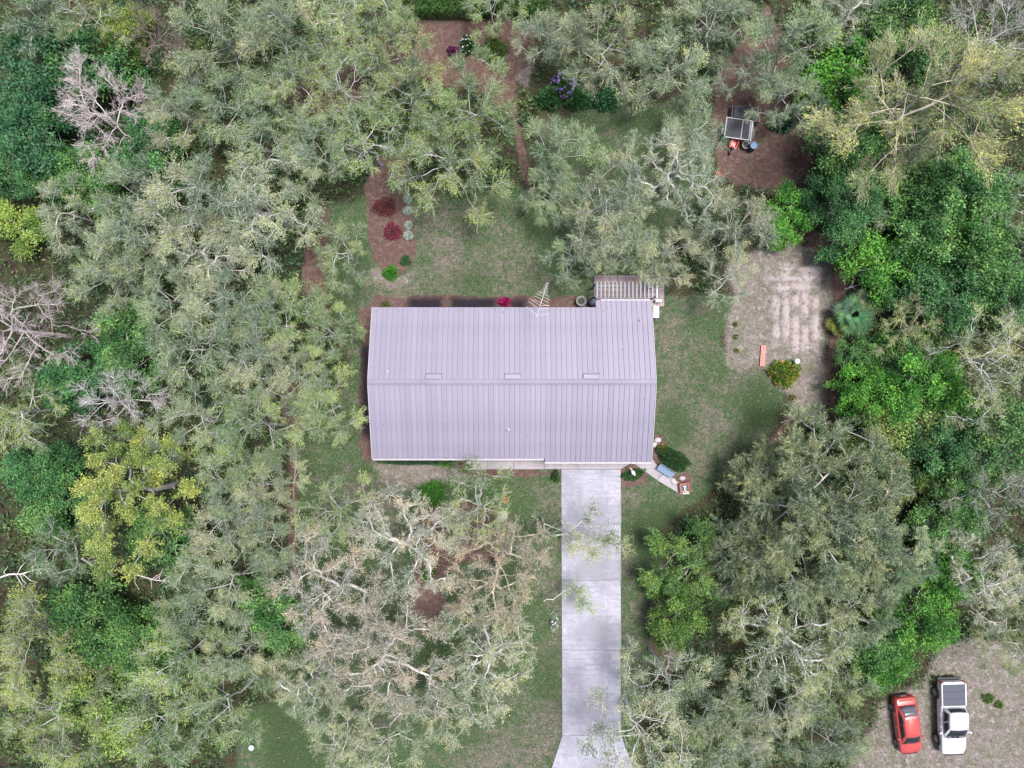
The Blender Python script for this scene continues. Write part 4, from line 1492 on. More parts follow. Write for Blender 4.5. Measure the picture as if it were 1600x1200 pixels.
# --- the wood going on beyond the edges of the photograph, one mass
wg = np.random.default_rng(91)
nc = 900
wx_, wy_ = wg.uniform(-66, 66, nc), wg.uniform(-54, 54, nc)
okw = ((np.abs(wx_) > 42.4) | (np.abs(wy_) > 32.6)) & ~((wx_ > 0.5) & (wx_ < 12) & (wy_ < 0)) & ~((wx_ > 24) & (wy_ < 0) & (wx_ < 50) & (wy_ > -44))
wx_, wy_ = wx_[okw], wy_[okw]
nc = len(wx_)
wr = wg.uniform(1.2, 2.1, nc)
wz = wg.uniform(2.5, 6.5, nc)
nl2 = 170
dw = norm(wg.normal(0, 1, (nc, nl2, 3)))
dw[..., 2] = np.abs(dw[..., 2]) * 1.0 - .15
cw = np.stack([wx_, wy_, wz], -1)[:, None, :] + dw * (wr[:, None] * wg.uniform(.35, 1.1, (nc, nl2)))[..., None]
cw[..., 2] = np.maximum(cw[..., 2], .3)
uw = norm(dw + wg.normal(0, .7, dw.shape))
nw = nc * nl2
v_, q_ = leaf_quads(cw.reshape(-1, 3), uw.reshape(-1, 3), wg, .48 * wg.uniform(.6, 1.4, nw), .18 * wg.uniform(.6, 1.4, nw), .7)
wm = mesh_quads('woodland', v_, q_, M_LEAF)
wm.attributes.new('tone', 'FLOAT', 'POINT').data.foreach_set('value', np.repeat(wg.uniform(.05, 1, nc), nl2 * 4).astype(np.float32))
tag(obj('woodland', wm, None, TINT['G']), 'wood continuing beyond the edges of the view', None, None, 'stuff')
# ------------------------------------------------------------------ bushes, bed plants
def leaf_ball(seed, rx, ry, h, n, L, W, up=.25, zmin=.05):
    """leaves filling the outer part of a dome"""
    g = np.random.default_rng(seed)
    th = g.random(n) * 2 * PI
    ph = np.arccos(g.uniform(-.05, 1, n))
    d = np.stack([np.sin(ph) * np.cos(th), np.sin(ph) * np.sin(th), np.cos(ph)], -1)
    lump = 1 + .13 * np.sin(3 * th + seed) * np.sin(ph) + .09 * np.sin(7 * th + 4 * ph + seed)
    c = d * (g.uniform(.05, 1.0, n) ** .35 * 1.04 * lump)[:, None] * np.array([rx, ry, h])
    c[:, 2] = np.maximum(c[:, 2], zmin)
    U = norm(d + g.normal(0, .6, d.shape) + np.array([0, 0, up]))
    return leaf_quads(c, U, g, L * g.uniform(.6, 1.4, n), W * g.uniform(.6, 1.4, n), .7)


def bush(name, px, py, rx, ry, h, tint, label, cat='bush', n=900, L=.13, W=.075, flowers=None, rz=0.0, seed=None, fl_r=.06, fl_n=30, group=None, inner=None, up=.25):
    x, y, _ = P(px, py, h * .5)
    t = thing(name, label, cat, (x, y, 0), rz, group)
    sd_ = seed or int(px * 7 + py)
    v, q = leaf_ball(sd_, rx, ry, h, int(n * 1.5), L, W, up)
    obj('foliage', mesh_quads('foliage', v, q, M_LUSH), t, tint)
    st = MB()
    for k in range(5):
        a = k * 1.26
        st.tube([(0.03 * math.cos(a), .03 * math.sin(a), -.03), (rx * .3 * math.cos(a), ry * .3 * math.sin(a), h * .4), (rx * .55 * math.cos(a), ry * .55 * math.sin(a), h * .75)], [.022, .016, .008], 5)
    obj('stem', st.mesh('stem', M_BARK, True), t, (.2, .16, .13))
    if flowers:
        g = np.random.default_rng(sd_ + 1)
        th = g.random(fl_n) * 2 * PI
        ph = np.arccos(g.uniform(.15, 1, fl_n))
        d = np.stack([np.sin(ph) * np.cos(th), np.sin(ph) * np.sin(th), np.cos(ph)], -1)
        c = d * np.array([rx, ry, h]) * 1.05
        vs, us = [], []
        for k in range(5):
            a = k * 2 * PI / 5
            off = np.stack([np.cos(a) * np.ones(fl_n), np.sin(a) * np.ones(fl_n), np.zeros(fl_n)], -1)
            vs.append(c + off * fl_r * .5)
            us.append(off)
        C_, U_ = np.vstack(vs), np.vstack(us)
        v, q = leaf_quads(C_, U_, g, np.full(len(C_), fl_r * .85), np.full(len(C_), fl_r * .6), .3)
        f = obj('flowers', mesh_quads('flowers', v, q, M_PETAL), t, flowers)
        f['kind'] = 'stuff'
    return t


M_PETAL = leaf_material('petal', .2, .8, 1.15)

bush('round_bush', 772, 76, .98, 1.0, 1.3, (.060, .105, .020), 'round dark green clipped bush at the right end of the top mulch clearing', n=2600, L=.10, W=.06)
bush('flowering_bush', 731, 68, .62, .72, 1.0, (.045, .10, .035), 'dark bush dotted with white flowers left of the round clipped bush', n=1000, flowers=(.8, .78, .76), fl_n=26, fl_r=.07)
bush('purple_bush', 707, 78, .45, .36, .6, (.12, .025, .085), 'low dark purple bush left of the white flowered one in the top mulch clearing', n=500)
bush('flowering_shrub', 880, 130, .95, .9, 2.2, (.05, .12, .03), 'shrub covered in purple flower heads right of the rear mulch path', n=1500, flowers=(.30, .14, .52), fl_n=60, fl_r=.12)
bush('green_shrub', 858, 150, 1.0, .85, 1.6, (.045, .13, .04), 'dark green shrub left of and under the purple flowered shrub', n=1500, L=.17, W=.09)
bush('green_shrub', 905, 152, 1.0, .8, 1.5, (.05, .15, .05), 'green shrub directly right of the purple flowered shrub', n=1400, L=.17, W=.09)
bush('green_shrub', 950, 152, 1.1, .9, 1.6, (.06, .17, .07), 'blue green shrub at the right end of the shrub row with purple flowers', n=1500, L=.18, W=.1)
# long clipped hedge at the top
hx0, hx1 = P(652, 8, 1.2)[0], P(858, 8, 1.2)[0]
hy = P(700, 4, 1.0)[1]
hd = thing('hedge', 'long clipped dark green hedge along the top edge of the mulch clearing', 'hedge', ((hx0 + hx1) / 2, hy + .3, 0))
g_ = np.random.default_rng(9)
nh = 9000
hc = np.stack([g_.uniform(hx0, hx1, nh) - (hx0 + hx1) / 2, g_.uniform(-1.0, 1.3, nh), g_.uniform(.05, 1.6, nh)], -1)
fc = g_.integers(0, 3, nh)
hc[fc == 0, 2] = 1.55 + g_.normal(0, .06, (fc == 0).sum())
hc[fc == 1, 1] = -1.0 + g_.normal(0, .07, (fc == 1).sum())
v_, q_ = leaf_quads(hc, norm(g_.normal(0, 1, hc.shape) + np.array([0, -.2, .5])), g_, .15 * g_.uniform(.6, 1.4, nh), .085 * g_.uniform(.6, 1.4, nh), .7)
obj('foliage', mesh_quads('foliage', v_, q_, M_LUSH), hd, (.045, .115, .025))
hs = MB()
for k in range(14):
    hs.tube([((k - 6.5) * .68, .15, -.05), ((k - 6.5) * .68 + .05, .1, .7), ((k - 6.5) * .68, .2, 1.4)], [.03, .025, .01], 5)
obj('stem', hs.mesh('stem', M_BARK), hd, (.2, .16, .13))

# oval clipped hedge at the front right corner
bush('oval_bush', 1053.5, 718, 1.40, .80, 1.25, (.028, .085, .024), 'dark green oval clipped bush beside the angled path at the front right corner', n=4200, L=.085, W=.05, rz=R_(-32))
bush('bed_plant', 990, 742, .95, .42, .55, (.045, .11, .03), 'low dark green planting below the white bird right of the garage', n=800, rz=R_(14))
bush('bed_plant', 868, 745, .34, .52, .6, (.04, .095, .03), 'small dark green plant at the upper left corner of the driveway', n=500)
bush('round_bush', 674, 772, 1.05, .95, 1.4, (.050, .165, .022), 'round bright green bush among the front oaks, below the front wall', n=2400, L=.12, W=.065)
bush('flowering_bush', 668, 898, .5, .55, .8, (.07, .2, .03), 'small bright green bush with white flowers inside the front oaks', n=700, flowers=(.8, .8, .7), fl_n=14)
bush('yellow_bush', 789, 831, .26, .26, .45, (.32, .36, .03), 'small lime yellow bush, upper one of two beneath the front oaks', n=260)
bush('yellow_bush', 776, 857, .24, .26, .45, (.30, .34, .03), 'small lime yellow bush, lower one of two beneath the front oaks', n=260)
bush('flowering_bush', 788, 780, .30, .30, .6, (.12, .18, .05), 'orange flowered plant among the front oaks nearest the front walk', n=260, flowers=(.60, .17, .06), fl_n=12, fl_r=.10)
bush('flowering_bush', 866, 972, .32, .75, .7, (.26, .31, .24), 'white flowered bush at the left edge of the lower driveway', n=500, flowers=(.82, .8, .84), fl_n=16, fl_r=.06)
bush('flowering_bush', 1033, 970, .5, .42, .8, (.04, .10, .05), 'dark bush with white flowers in the mulch right of the driveway', n=600, flowers=(.8, .8, .8), fl_n=22)
bush('red_plant', 1030, 952, .28, .22, .5, (.45, .10, .07), 'small red leaved plant in the mulch right of the driveway', n=200)
bush('croton_bush', 1229, 583, 1.15, 1.05, 1.3, (.13, .20, .025), 'croton bush with yellow, green and orange leaves at the lower end of the sand', n=1500, L=.17, W=.085, flowers=(.45, .15, .04), fl_n=14, fl_r=.10)
bush('ti_plant', 788, 471, .48, .36, .75, (.40, .02, .12), 'magenta leaved plant against the middle of the rear wall', n=260, L=.3, W=.07, up=.8)
bush('low_plant', 602, 477, .42, .3, .35, (.09, .12, .035), 'small dull green plant at the rear left corner of the house', n=240)
bush('foundation_hedge', 648, 720.5, 2.6, .34, .75, (.032, .085, .035), 'dark green low hedge along the front wall left of the walk', cat='hedge', n=2200, L=.12, W=.06)
bush('fern', 695, 724, .5, .3, .45, (.08, .19, .04), 'small light green fern at the end of the low front hedge', n=260, L=.3, W=.04, up=.6)
bush('low_plant', 728, 733, .33, .28, .35, (.13, .17, .03), 'yellow green plant at the left end of the front walk', n=220)
bush('yellow_green_shrub', 1034, 703, .35, .42, .6, (.20, .17, .03), 'yellowish shrub tucked between the house corner and the oval bush', n=320)
bush('round_bush', 609.5, 426, .60, .58, .85, (.060, .215, .025), 'bright green round bush at the lower end of the island bed', n=1000, L=.11, W=.06)
bush('round_bush', 633.5, 407, .42, .42, .6, (.040, .125, .04), 'small dark green round bush on the right rim of the island bed', n=600, L=.09, W=.05)
bush('red_shrub', 600, 322, .95, .75, .9, (.14, .034, .042), 'dark red leaved shrub in the upper part of the island bed', n=700, L=.15, W=.06)
bush('red_shrub', 613, 361, .72, .70, .8, (.20, .034, .062), 'crimson leaved shrub in the middle of the island bed', n=600, L=.15, W=.06)
bush('round_bush', 484, 355, .8, .7, 1.0, (.06, .13, .025), 'mossy green round bush by the mulch left of the small island oak', n=900)
bush('white_flower_bush', 484, 486, .45, .75, .9, (.04, .10, .035), 'dark bush with white blossom beside the red mulch path left of the house', n=700, flowers=(.85, .83, .85), fl_n=26)
bush('twiggy_bush', 1290, 300, 1.5, 1.3, 1.6, (.10, .13, .10), 'grey green bush at the right rim of the mulch clearing', n=1500, L=.22, W=.03, up=.6)
bush('weed_clump', 1545, 1092, .55, .4, .4, (.10, .17, .04), 'green weed clump on the sand right of the white pickup', n=260)
bush('weed_clump', 1562, 1102, .35, .3, .3, (.10, .19, .03), 'smaller weed clump lower right of the other on the parking sand', n=160)
bush('small_shrub', 1172, 200, .3, .3, .4, (.03, .09, .04), 'dark plant beside the right side of the utility trailer', n=160)
bush('broadleaf_plant', 1222, 190, .9, .7, 1.1, (.035, .10, .065), 'dark blue green broad leaved plant right of the utility trailer', n=300, L=.42, W=.2)
for k, (px, py) in enumerate(((1149, 507), (1150, 526), (1151, 548))):
    bush('garden_plant', px, py, .2, .2, .22, (.13, .18, .04), ('topmost', 'middle', 'lowest')[k] + ' of three small plants in a line on the left rim of the sand', n=90, group='row of small garden plants')
bush('small_shrub', 1239, 621, .25, .25, .25, (.16, .15, .05), 'tiny olive plant on bare sand below the croton bush', n=110)

# silver leaved plants in a row
SP = ((636, 311), (637.5, 329), (638, 351), (638, 367))
sl = ('topmost', 'second from the top', 'third from the top', 'lowest')
sg = np.random.default_rng(4)
ns_ = 130
a_ = sg.random(ns_) * 2 * PI
e_ = sg.uniform(.1, 1.1, ns_)
du = np.stack([np.cos(a_) * np.cos(e_), np.sin(a_) * np.cos(e_), np.sin(e_)], -1)
sv, sq = leaf_quads(du * .22 + np.array([0, 0, .08]), du, sg, .42 * sg.uniform(.7, 1.2, ns_), .06 * sg.uniform(.8, 1.3, ns_), .3)
silver_me = mesh_quads('leaves', sv, sq, M_PETAL)
for k, (px, py) in enumerate(SP):
    x, y, _ = P(px, py, .3)
    t = thing('silver_plant', sl[k] + ' of four silver grey plants lining the island bed', 'plant', (x, y, 0), k * 1.3, 'silver plants in the island bed', 1.0 + .1 * (k % 2))
    obj('leaves', silver_me, t, (.42, .50, .44))
    obj('stem', MB().tube([(0, 0, -.05), (0, 0, .15)], [.05, .03], 6).mesh('stem', M_BARK), t, (.3, .3, .27))

# fan palms
fg = np.random.default_rng(31)


def fan_mesh(seed, nb=22, L=.85):
    g = np.random.default_rng(seed)
    Cs, Us, Ls, Ws = [], [], [], []
    for k in range(nb):
        a = (k / (nb - 1) - .5) * 4.4
        u = np.array([math.cos(a), math.sin(a), .22 - .35 * abs(math.sin(a * .5)) + g.normal(0, .03)])
        u /= np.linalg.norm(u)
        l = L * (1 - .18 * abs(a) / 2.2) * g.uniform(.9, 1.08)
        Cs.append(u * l * .5)
        Us.append(u)
        Ls.append(l)
        Ws.append(.085)
    return leaf_quads(np.array(Cs), np.array(Us), g, np.array(Ls), np.array(Ws), .12)


FAN = [mesh_quads('frond', *fan_mesh(50 + k), M_LUSH) for k in range(3)]
pal_labels = ('largest fan palm clump, on the right edge of the vegetable plot', 'fan palm behind the largest fan palm clump, further from the plot', 'low fan palm with yellowing fans facing the vegetable plot')
for k, (px, py, nf, rad, hh, tint, sc) in enumerate(((1338, 492, 15, 1.15, 1.7, (.070, .150, .070), 1.05), (1362, 470, 9, .9, 2.0, (.14, .21, .12), .9), (1316, 505, 11, .8, .9, (.17, .20, .045), .85))):
    x, y, _ = P(px, py, hh)
    t = thing('fan_palm', pal_labels[k], 'palm', (x, y, 0), fg.uniform(0, 6), None, sc)
    obj('trunk', MB().tube([(0, 0, -.1), (0.03, 0, hh * .55)], [.14, .11], 8).mesh('trunk', M_BARK), t, (.22, .17, .13))
    for i in range(nf):
        a = i * 2.399
        r = rad * math.sqrt((i + .4) / nf)
        el = 1.05 - .95 * r / rad
        o = obj('frond', FAN[i % 3], t, tuple(c * fg.uniform(.8, 1.25) for c in tint))
        o.location = (r * math.cos(a), r * math.sin(a), hh * (.75 + .32 * el))
        o.rotation_euler = (fg.normal(0, .15), -el * .8 + .25, a)
        obj('leaf_stalk', MB().tube([(0, 0, hh * .5), (o.location.x * .6, o.location.y * .6, o.location.z * .97), tuple(o.location)], .014, 5).mesh('leaf_stalk', M_LUSH), t, tuple(c * .8 for c in tint))

# pale dead branches lying over the brush
def branch(px, py, label, pts, r, col, sub=9, seed=1):
    x, y, _ = P(px, py, 1.5)
    t = thing('fallen_branch', label, 'branch', (x, y, 1.4))
    g = np.random.default_rng(seed)
    b = MB()
    p = [Vector(q) for q in pts]
    b.tube(p, [r * (1 - .75 * i / (len(p) - 1)) for i in range(len(p))], 7)
    obj('main_stem', b.mesh('main_stem', M_BARK, True), t, col)
    for k in range(sub):
        i = g.integers(0, len(p) - 1)
        f = g.random()
        s0 = p[i].lerp(p[i + 1], f)
        d_ = (p[i + 1] - p[i]).normalized()
        e = Vector((-d_.y, d_.x, 0)) * g.choice([-1, 1]) * g.uniform(.5, 1.0) + d_ * g.uniform(.3, .8) + Vector((0, 0, g.uniform(-.1, .4)))
        l = g.uniform(.5, 1.3)
        bb = MB().tube([s0, s0 + e * l * .5 + Vector((g.normal(0, .08), g.normal(0, .08), 0)), s0 + e * l + Vector((g.normal(0, .12), g.normal(0, .12), 0))], [r * .42, r * .3, r * .12], 5)
        obj('side_branch', bb.mesh('side_branch', M_BARK, True), t, col)
    return t


branch(40, 898, 'pale forked fallen branch on the left edge below the golden tree', [(-2.2, -.3, 0), (-1.2, .05, .15), (-.2, .1, .25), (.8, .4, .2), (1.9, .5, .1)], .09, BARKC['white'], 10, 3)
branch(150, 880, 'white broken branch lying just under the golden tree', [(-1.0, .4, .2), (-.2, -.1, .3), (.7, -.5, .25), (1.6, -.9, .1)], .10, BARKC['white'], 8, 4)
branch(235, 905, 'grey fallen stems below right of the golden tree', [(-2.0, .9, .3), (-.8, .4, .4), (.4, 0, .3), (1.6, -.2, .1)], .08, BARKC['pink'], 10, 5)
branch(1365, 440, 'pale bare branch lying at the upper right rim of the vegetable plot', [(-1.6, -.4, -1.2), (-.6, -.1, -1.0), (.5, .25, -.9)], .04, BARKC['white'], 8, 6)

# ------------------------------------------------------------------ vehicles
M_RED = simple('red_car_paint', (.40, .055, .050), .28, var=.03, coat=.6)
M_WPAINT = simple('white_car_paint', (.58, .58, .62), .28, var=.02, coat=.6)
M_TONNEAU = simple('grey_vinyl_cover', (.05, .058, .08), .6, var=.1)
M_TAIL = simple('red_lens', (.35, .01, .015), .15)
M_LAMP = simple('clear_lens', (.5, .51, .53), .12, var=.03)
M_RIM = simple('alloy', (.42, .43, .45), .3, .7, var=.08)
M_PLASTIC = simple('black_plastic', (.03, .03, .033), .5)
M_SKYGLASS = simple('painted_sky_glass', (.075, .08, .10), .12)  # rear window glass, base colour lightened to paint in the sky reflection


def ring(y, w, zl, zs, zt, crown, n=4):
    """half-section of a car body mirrored: sill, side, shoulder, top"""
    pts = [(-w * .86, zl), (-w * .97, zl + .10), (-w, zl + .28), (-w * .985, zs - .10), (-w * .94, zs), (-w * .80, zt), (-w * .42, zt + crown * .75)]
    full = pts + [(0, zt + crown)] + [(-x, z) for x, z in reversed(pts)]
    return [(x, y, z) for x, z in full]


def glass(parent, name, a, b, c, d, mat, off=.012, inset=.06, th=.012):
    """a pane set just proud of the quad a b c d"""
    q = [Vector(p) for p in (a, b, c, d)]
    nn = (q[2] - q[0]).cross(q[3] - q[1]).normalized()
    m = sum(q, Vector()) / 4
    if nn.dot(m - Vector((0, m.y, m.z - .6))) < 0:
        nn = -nn
    q = [p + (m - p) * inset for p in q]
    lo = [p + nn * (off - th) for p in q]
    hi = [p + nn * off for p in q]
    return MB().add(lo + hi, [(0, 1, 2, 3), (7, 6, 5, 4), (0, 4, 5, 1), (1, 5, 6, 2), (2, 6, 7, 3), (3, 7, 4, 0)]).build(name, mat, parent)


def wheel(parent, x, y, r, wd):
    prof = [(r * .62, -wd / 2), (r * .93, -wd / 2), (r, -wd / 2 + .03), (r, wd / 2 - .03), (r * .93, wd / 2), (r * .62, wd / 2)]
    w_ = MB().lathe(prof, (x, y, r), 20, 'X').build('wheel', M_BLACK, parent, True)
    s = -1 if x < 0 else 1
    rim = MB()
    rim.lathe([(r * .61, -.02), (r * .61, .01), (r * .5, .012), (r * .45, -.02), (r * .14, -.015), (r * .12, .02), (1e-4, .02)] if s > 0 else
              [(r * .61, .02), (r * .61, -.01), (r * .5, -.012), (r * .45, .02), (r * .14, .015), (r * .12, -.02), (1e-4, -.02)], (x + s * wd / 2, y, r), 20, 'X')
    for k in range(5):
        a = k * 2 * PI / 5
        rim.box((x + s * (wd / 2 + .0), y + r * .31 * math.cos(a), r + r * .31 * math.sin(a)), (.03, r * .34, .06), rx=a)
    rim.build('rim', M_RIM, w_)
    return w_


def arch(parent, x, y, r, mat):
    s = -1 if x < 0 else 1
    b = MB()
    pr = []
    for k in range(13):
        a = PI * k / 12
        pr.append((math.cos(a), math.sin(a)))
    rings = []
    for rr2, xo in ((r * 1.08, 0), (r * 1.08, .025), (r * 1.24, .025), (r * 1.24, 0)):
        rings.append([(x + s * xo, y + c * rr2, r + sn * rr2) for c, sn in pr])
    vs = [p for rg in rings for p in rg]
    fs = []
    for i in range(4):
        j = (i + 1) % 4
        for k in range(12):
            fs.append((i * 13 + k, i * 13 + k + 1, j * 13 + k + 1, j * 13 + k))
    b.add(vs, fs)
    return b.build('wheel_arch', mat, parent)


def house_of_glass(parent, name, base, top, paint, panes):
    pass


# red saloon, nose towards the bottom of the photograph
cx, cy, _ = P(1418, 1133, .7)
car = thing('red_car', 'red four door saloon car parked nose down on the sand', 'car', (cx, cy, 0), R_(7.5))
body = MB().loft([
    ring(2.24, .62, .42, .66, .74, .01), ring(2.18, .76, .28, .80, .90, .015), ring(1.95, .84, .24, .88, .98, .02), ring(1.35, .875, .22, .90, 1.0, .02),
    ring(.6, .885, .20, .90, .97, .02), ring(-.6, .885, .20, .88, .94, .02), ring(-1.15, .88, .21, .86, .92, .03), ring(-1.75, .85, .22, .80, .84, .035),
    ring(-2.05, .78, .24, .70, .74, .03), ring(-2.2, .66, .28, .58, .63, .02), ring(-2.26, .5, .34, .50, .54, .01)])
body.build('body', M_RED, car, True, .01)
B = dict(fl=(-.72, -1.28, .93), fr=(.72, -1.28, .93), bl=(-.70, 1.70, .99), br=(.70, 1.70, .99))
T = dict(fl=(-.545, -.50, 1.39), fr=(.545, -.50, 1.39), bl=(-.53, .92, 1.41), br=(.53, .92, 1.41))
cab = MB()


def cabin_rings(B, T, z_mid=.97):
    def lp(f, bulge):
        o = []
        for k_, n_ in (('fl', 'fr'), ('fr', 'br'), ('br', 'bl'), ('bl', 'fl')):
            a0 = Vector(B[k_]).lerp(Vector(T[k_]), f)
            a1 = Vector(B[n_]).lerp(Vector(T[n_]), f)
            for q in range(6):
                p = a0.lerp(a1, q / 6)
                # soft bow of each edge
                w2 = 4 * (q / 6) * (1 - q / 6)
                mid_ = (a0 + a1) / 2
                ctr = Vector((0, (B['fl'][1] + B['bl'][1]) / 2, p.z))
                dn = (mid_ - ctr)
                dn.z = 0
                p = p + dn.normalized() * bulge * w2
                o.append((p.x, p.y, p.z))
        return o
    return [lp(0, .05), lp(.5, .05), lp(.93, .05), lp(1.0, .03)]


rg = cabin_rings(B, T)
topr = [(x * .9, y * .9 + .03, 1.435) for x, y, z in rg[-1]]
cab.loft([[(x, y, z - .12) for x, y, z in rg[0]]] + rg + [topr])
cab.build('roof', M_RED, car, True)


def bow_glass(parent, name, B, T, k0, k1, f0, f1, q0, q1, mat, off=.012, bulge=.05):
    """pane following one bowed side of the cabin, from height fraction f0..f1 and along q0..q1"""
    vs_lo, vs_hi = [], []
    nq, nf_ = 7, 4
    for i in range(nf_):
        f = f0 + (f1 - f0) * i / (nf_ - 1)
        a0 = Vector(B[k0]).lerp(Vector(T[k0]), f)
        a1 = Vector(B[k1]).lerp(Vector(T[k1]), f)
        for j in range(nq):
            q = q0 + (q1 - q0) * j / (nq - 1)
            p = a0.lerp(a1, q)
            w2 = 4 * q * (1 - q)
            mid_ = (a0 + a1) / 2
            ctr = Vector((0, (B['fl'][1] + B['bl'][1]) / 2, p.z))
            dn = (mid_ - ctr)
            dn.z = 0
            dn.normalize()
            p = p + dn * bulge * w2
            nn = (dn * .8 + Vector((0, 0, .6))).normalized()
            vs_lo.append(p - nn * .01)
            vs_hi.append(p + nn * off)
    n = nq * nf_
    fs = []
    for i in range(nf_ - 1):
        for j in range(nq - 1):
            a = i * nq + j
            fs.append((a, a + 1, a + nq + 1, a + nq))
            fs.append((n + a, n + a + nq, n + a + nq + 1, n + a + 1))
    bd = [j for j in range(nq)] + [i * nq + nq - 1 for i in range(1, nf_)] + [(nf_ - 1) * nq + j for j in range(nq - 2, -1, -1)] + [i * nq for i in range(nf_ - 2, 0, -1)]
    for i in range(len(bd)):
        a, b2 = bd[i], bd[(i + 1) % len(bd)]
        fs.append((a, b2, n + b2, n + a))
    return MB().add(vs_lo + vs_hi, fs).build(name, mat, parent, True)


bow_glass(car, 'windscreen', B, T, 'fl', 'fr', .06, .90, .05, .95, M_GLASS, .016)
bow_glass(car, 'rear_window', B, T, 'br', 'bl', .10, .92, .07, .93, M_SKYGLASS, .016)
for s, (k0, k1) in ((-1, ('bl', 'fl')), (1, ('fr', 'br'))):
    for q0, q1 in ((.12, .47), (.50, .90)):
        bow_glass(car, 'side_window', B, T, k0, k1, .10, .82, q0, q1, M_GLASS, .016)
for x in (-.80, .80):
    for y in (-1.42, 1.38):
        wheel(car, x, y, .31, .2)
        arch(car, x * 1.09, y, .31, M_PLASTIC)
    s = 1 if x > 0 else -1
    mr = MB().loft([[(s * .86, -.86, .96), (s * .86, -.78, .96), (s * .86, -.78, 1.02), (s * .86, -.86, 1.02)], [(s * 1.05, -.88, .95), (s * 1.05, -.76, .95), (s * 1.05, -.76, 1.07), (s * 1.05, -.88, 1.07)]])
    mr.build('mirror', M_RED, car, bevel=.02)
    hl = MB().loft([[(s * .50, -2.19, .58), (s * .50, -2.1, .66), (s * .50, -2.02, .64), (s * .50, -2.1, .55)], [(s * .74, -2.02, .62), (s * .74, -1.9, .73), (s * .74, -1.82, .71), (s * .74, -1.94, .58)]])
    hl.build('headlight', M_LAMP, car)
    tl = MB().loft([[(s * .45, 2.20, .72), (s * .45, 2.25, .72), (s * .45, 2.22, .84), (s * .45, 2.17, .84)], [(s * .77, 2.08, .74), (s * .77, 2.16, .74), (s * .77, 2.12, .87), (s * .77, 2.04, .87)]])
    tl.build('tail_light', M_TAIL, car)
for s in (-1, 1):
    for y in (-.95, .22, 1.15):
        MB().box((s * .888, y, .62), (.012, .014, .52)).build('door_gap', M_PLASTIC, car)
    for y in (.05, 1.0):
        MB().box((s * .893, y, .80), (.03, .16, .03)).build('door_handle', M_RED, car)
MB().tube([(-.62, -1.30, .985), (-.05, -1.22, 1.03)], .012, 5).build('wiper', M_PLASTIC, car)
MB().tube([(.02, -1.32, .985), (.55, -1.24, 1.03)], .012, 5).build('wiper', M_PLASTIC, car)
MB().box((0, 2.23, .58), (.5, .03, .12)).build('number_plate', M_LAMP, car)
MB().box((0, -2.235, .42), (.8, .08, .10)).build('grille', M_PLASTIC, car)
MB().box((0, 2.05, 1.0), (1.1, .12, .02)).build('boot_lip', M_RED, car)

# white pickup
cx, cy, _ = P(1487, 1121, .8)
pu = thing('white_pickup', 'white double cab pickup with a grey bed cover, parked right of the red car', 'pickup truck', (cx, cy, 0), R_(1.5), None, 1.05)
pb = MB().loft([
    ring(2.70, .80, .55, .98, 1.06, .0), ring(2.66, .90, .48, 1.02, 1.10, .0), ring(.95, .935, .42, 1.02, 1.10, .0), ring(.9, .935, .40, 1.02, 1.08, .0),
    ring(-.9, .935, .40, 1.02, 1.07, .0), ring(-1.0, .93, .40, 1.02, 1.07, .03), ring(-1.8, .915, .42, .99, 1.05, .05), ring(-2.3, .89, .45, .93, 1.0, .05),
    ring(-2.58, .82, .48, .82, .90, .04), ring(-2.68, .68, .52, .74, .78, .02)])
pb.build('body', M_WPAINT, pu, True, .01)
B = dict(fl=(-.80, -1.34, 1.06), fr=(.80, -1.34, 1.06), bl=(-.80, .90, 1.08), br=(.80, .90, 1.08))
T = dict(fl=(-.64, -.40, 1.66), fr=(.64, -.40, 1.66), bl=(-.64, .70, 1.68), br=(.64, .70, 1.68))
rg = cabin_rings(B, T)
topr = [(x * .9, y * .92, 1.715) for x, y, z in rg[-1]]
MB().loft([[(x, y, z - .1) for x, y, z in rg[0]]] + rg + [topr]).build('cab_roof', M_WPAINT, pu, True)
bow_glass(pu, 'windscreen', B, T, 'fl', 'fr', .06, .90, .04, .96, M_GLASS, .018)
bow_glass(pu, 'rear_window', B, T, 'br', 'bl', .25, .88, .08, .92, M_GLASS, .018)
for s, (k0, k1) in ((-1, ('bl', 'fl')), (1, ('fr', 'br'))):
    rng_ = ((.10, .47), (.53, .90))
    for q0, q1 in rng_:
        bow_glass(pu, 'side_window', B, T, k0, k1, .08, .82, q0, q1, M_GLASS, .018)
for k in range(3):
    MB().box((0, 1.27 + k * .52, 1.122), (1.60, .512, .035)).build('bed_cover_panel', M_TONNEAU, pu, bevel=.008)
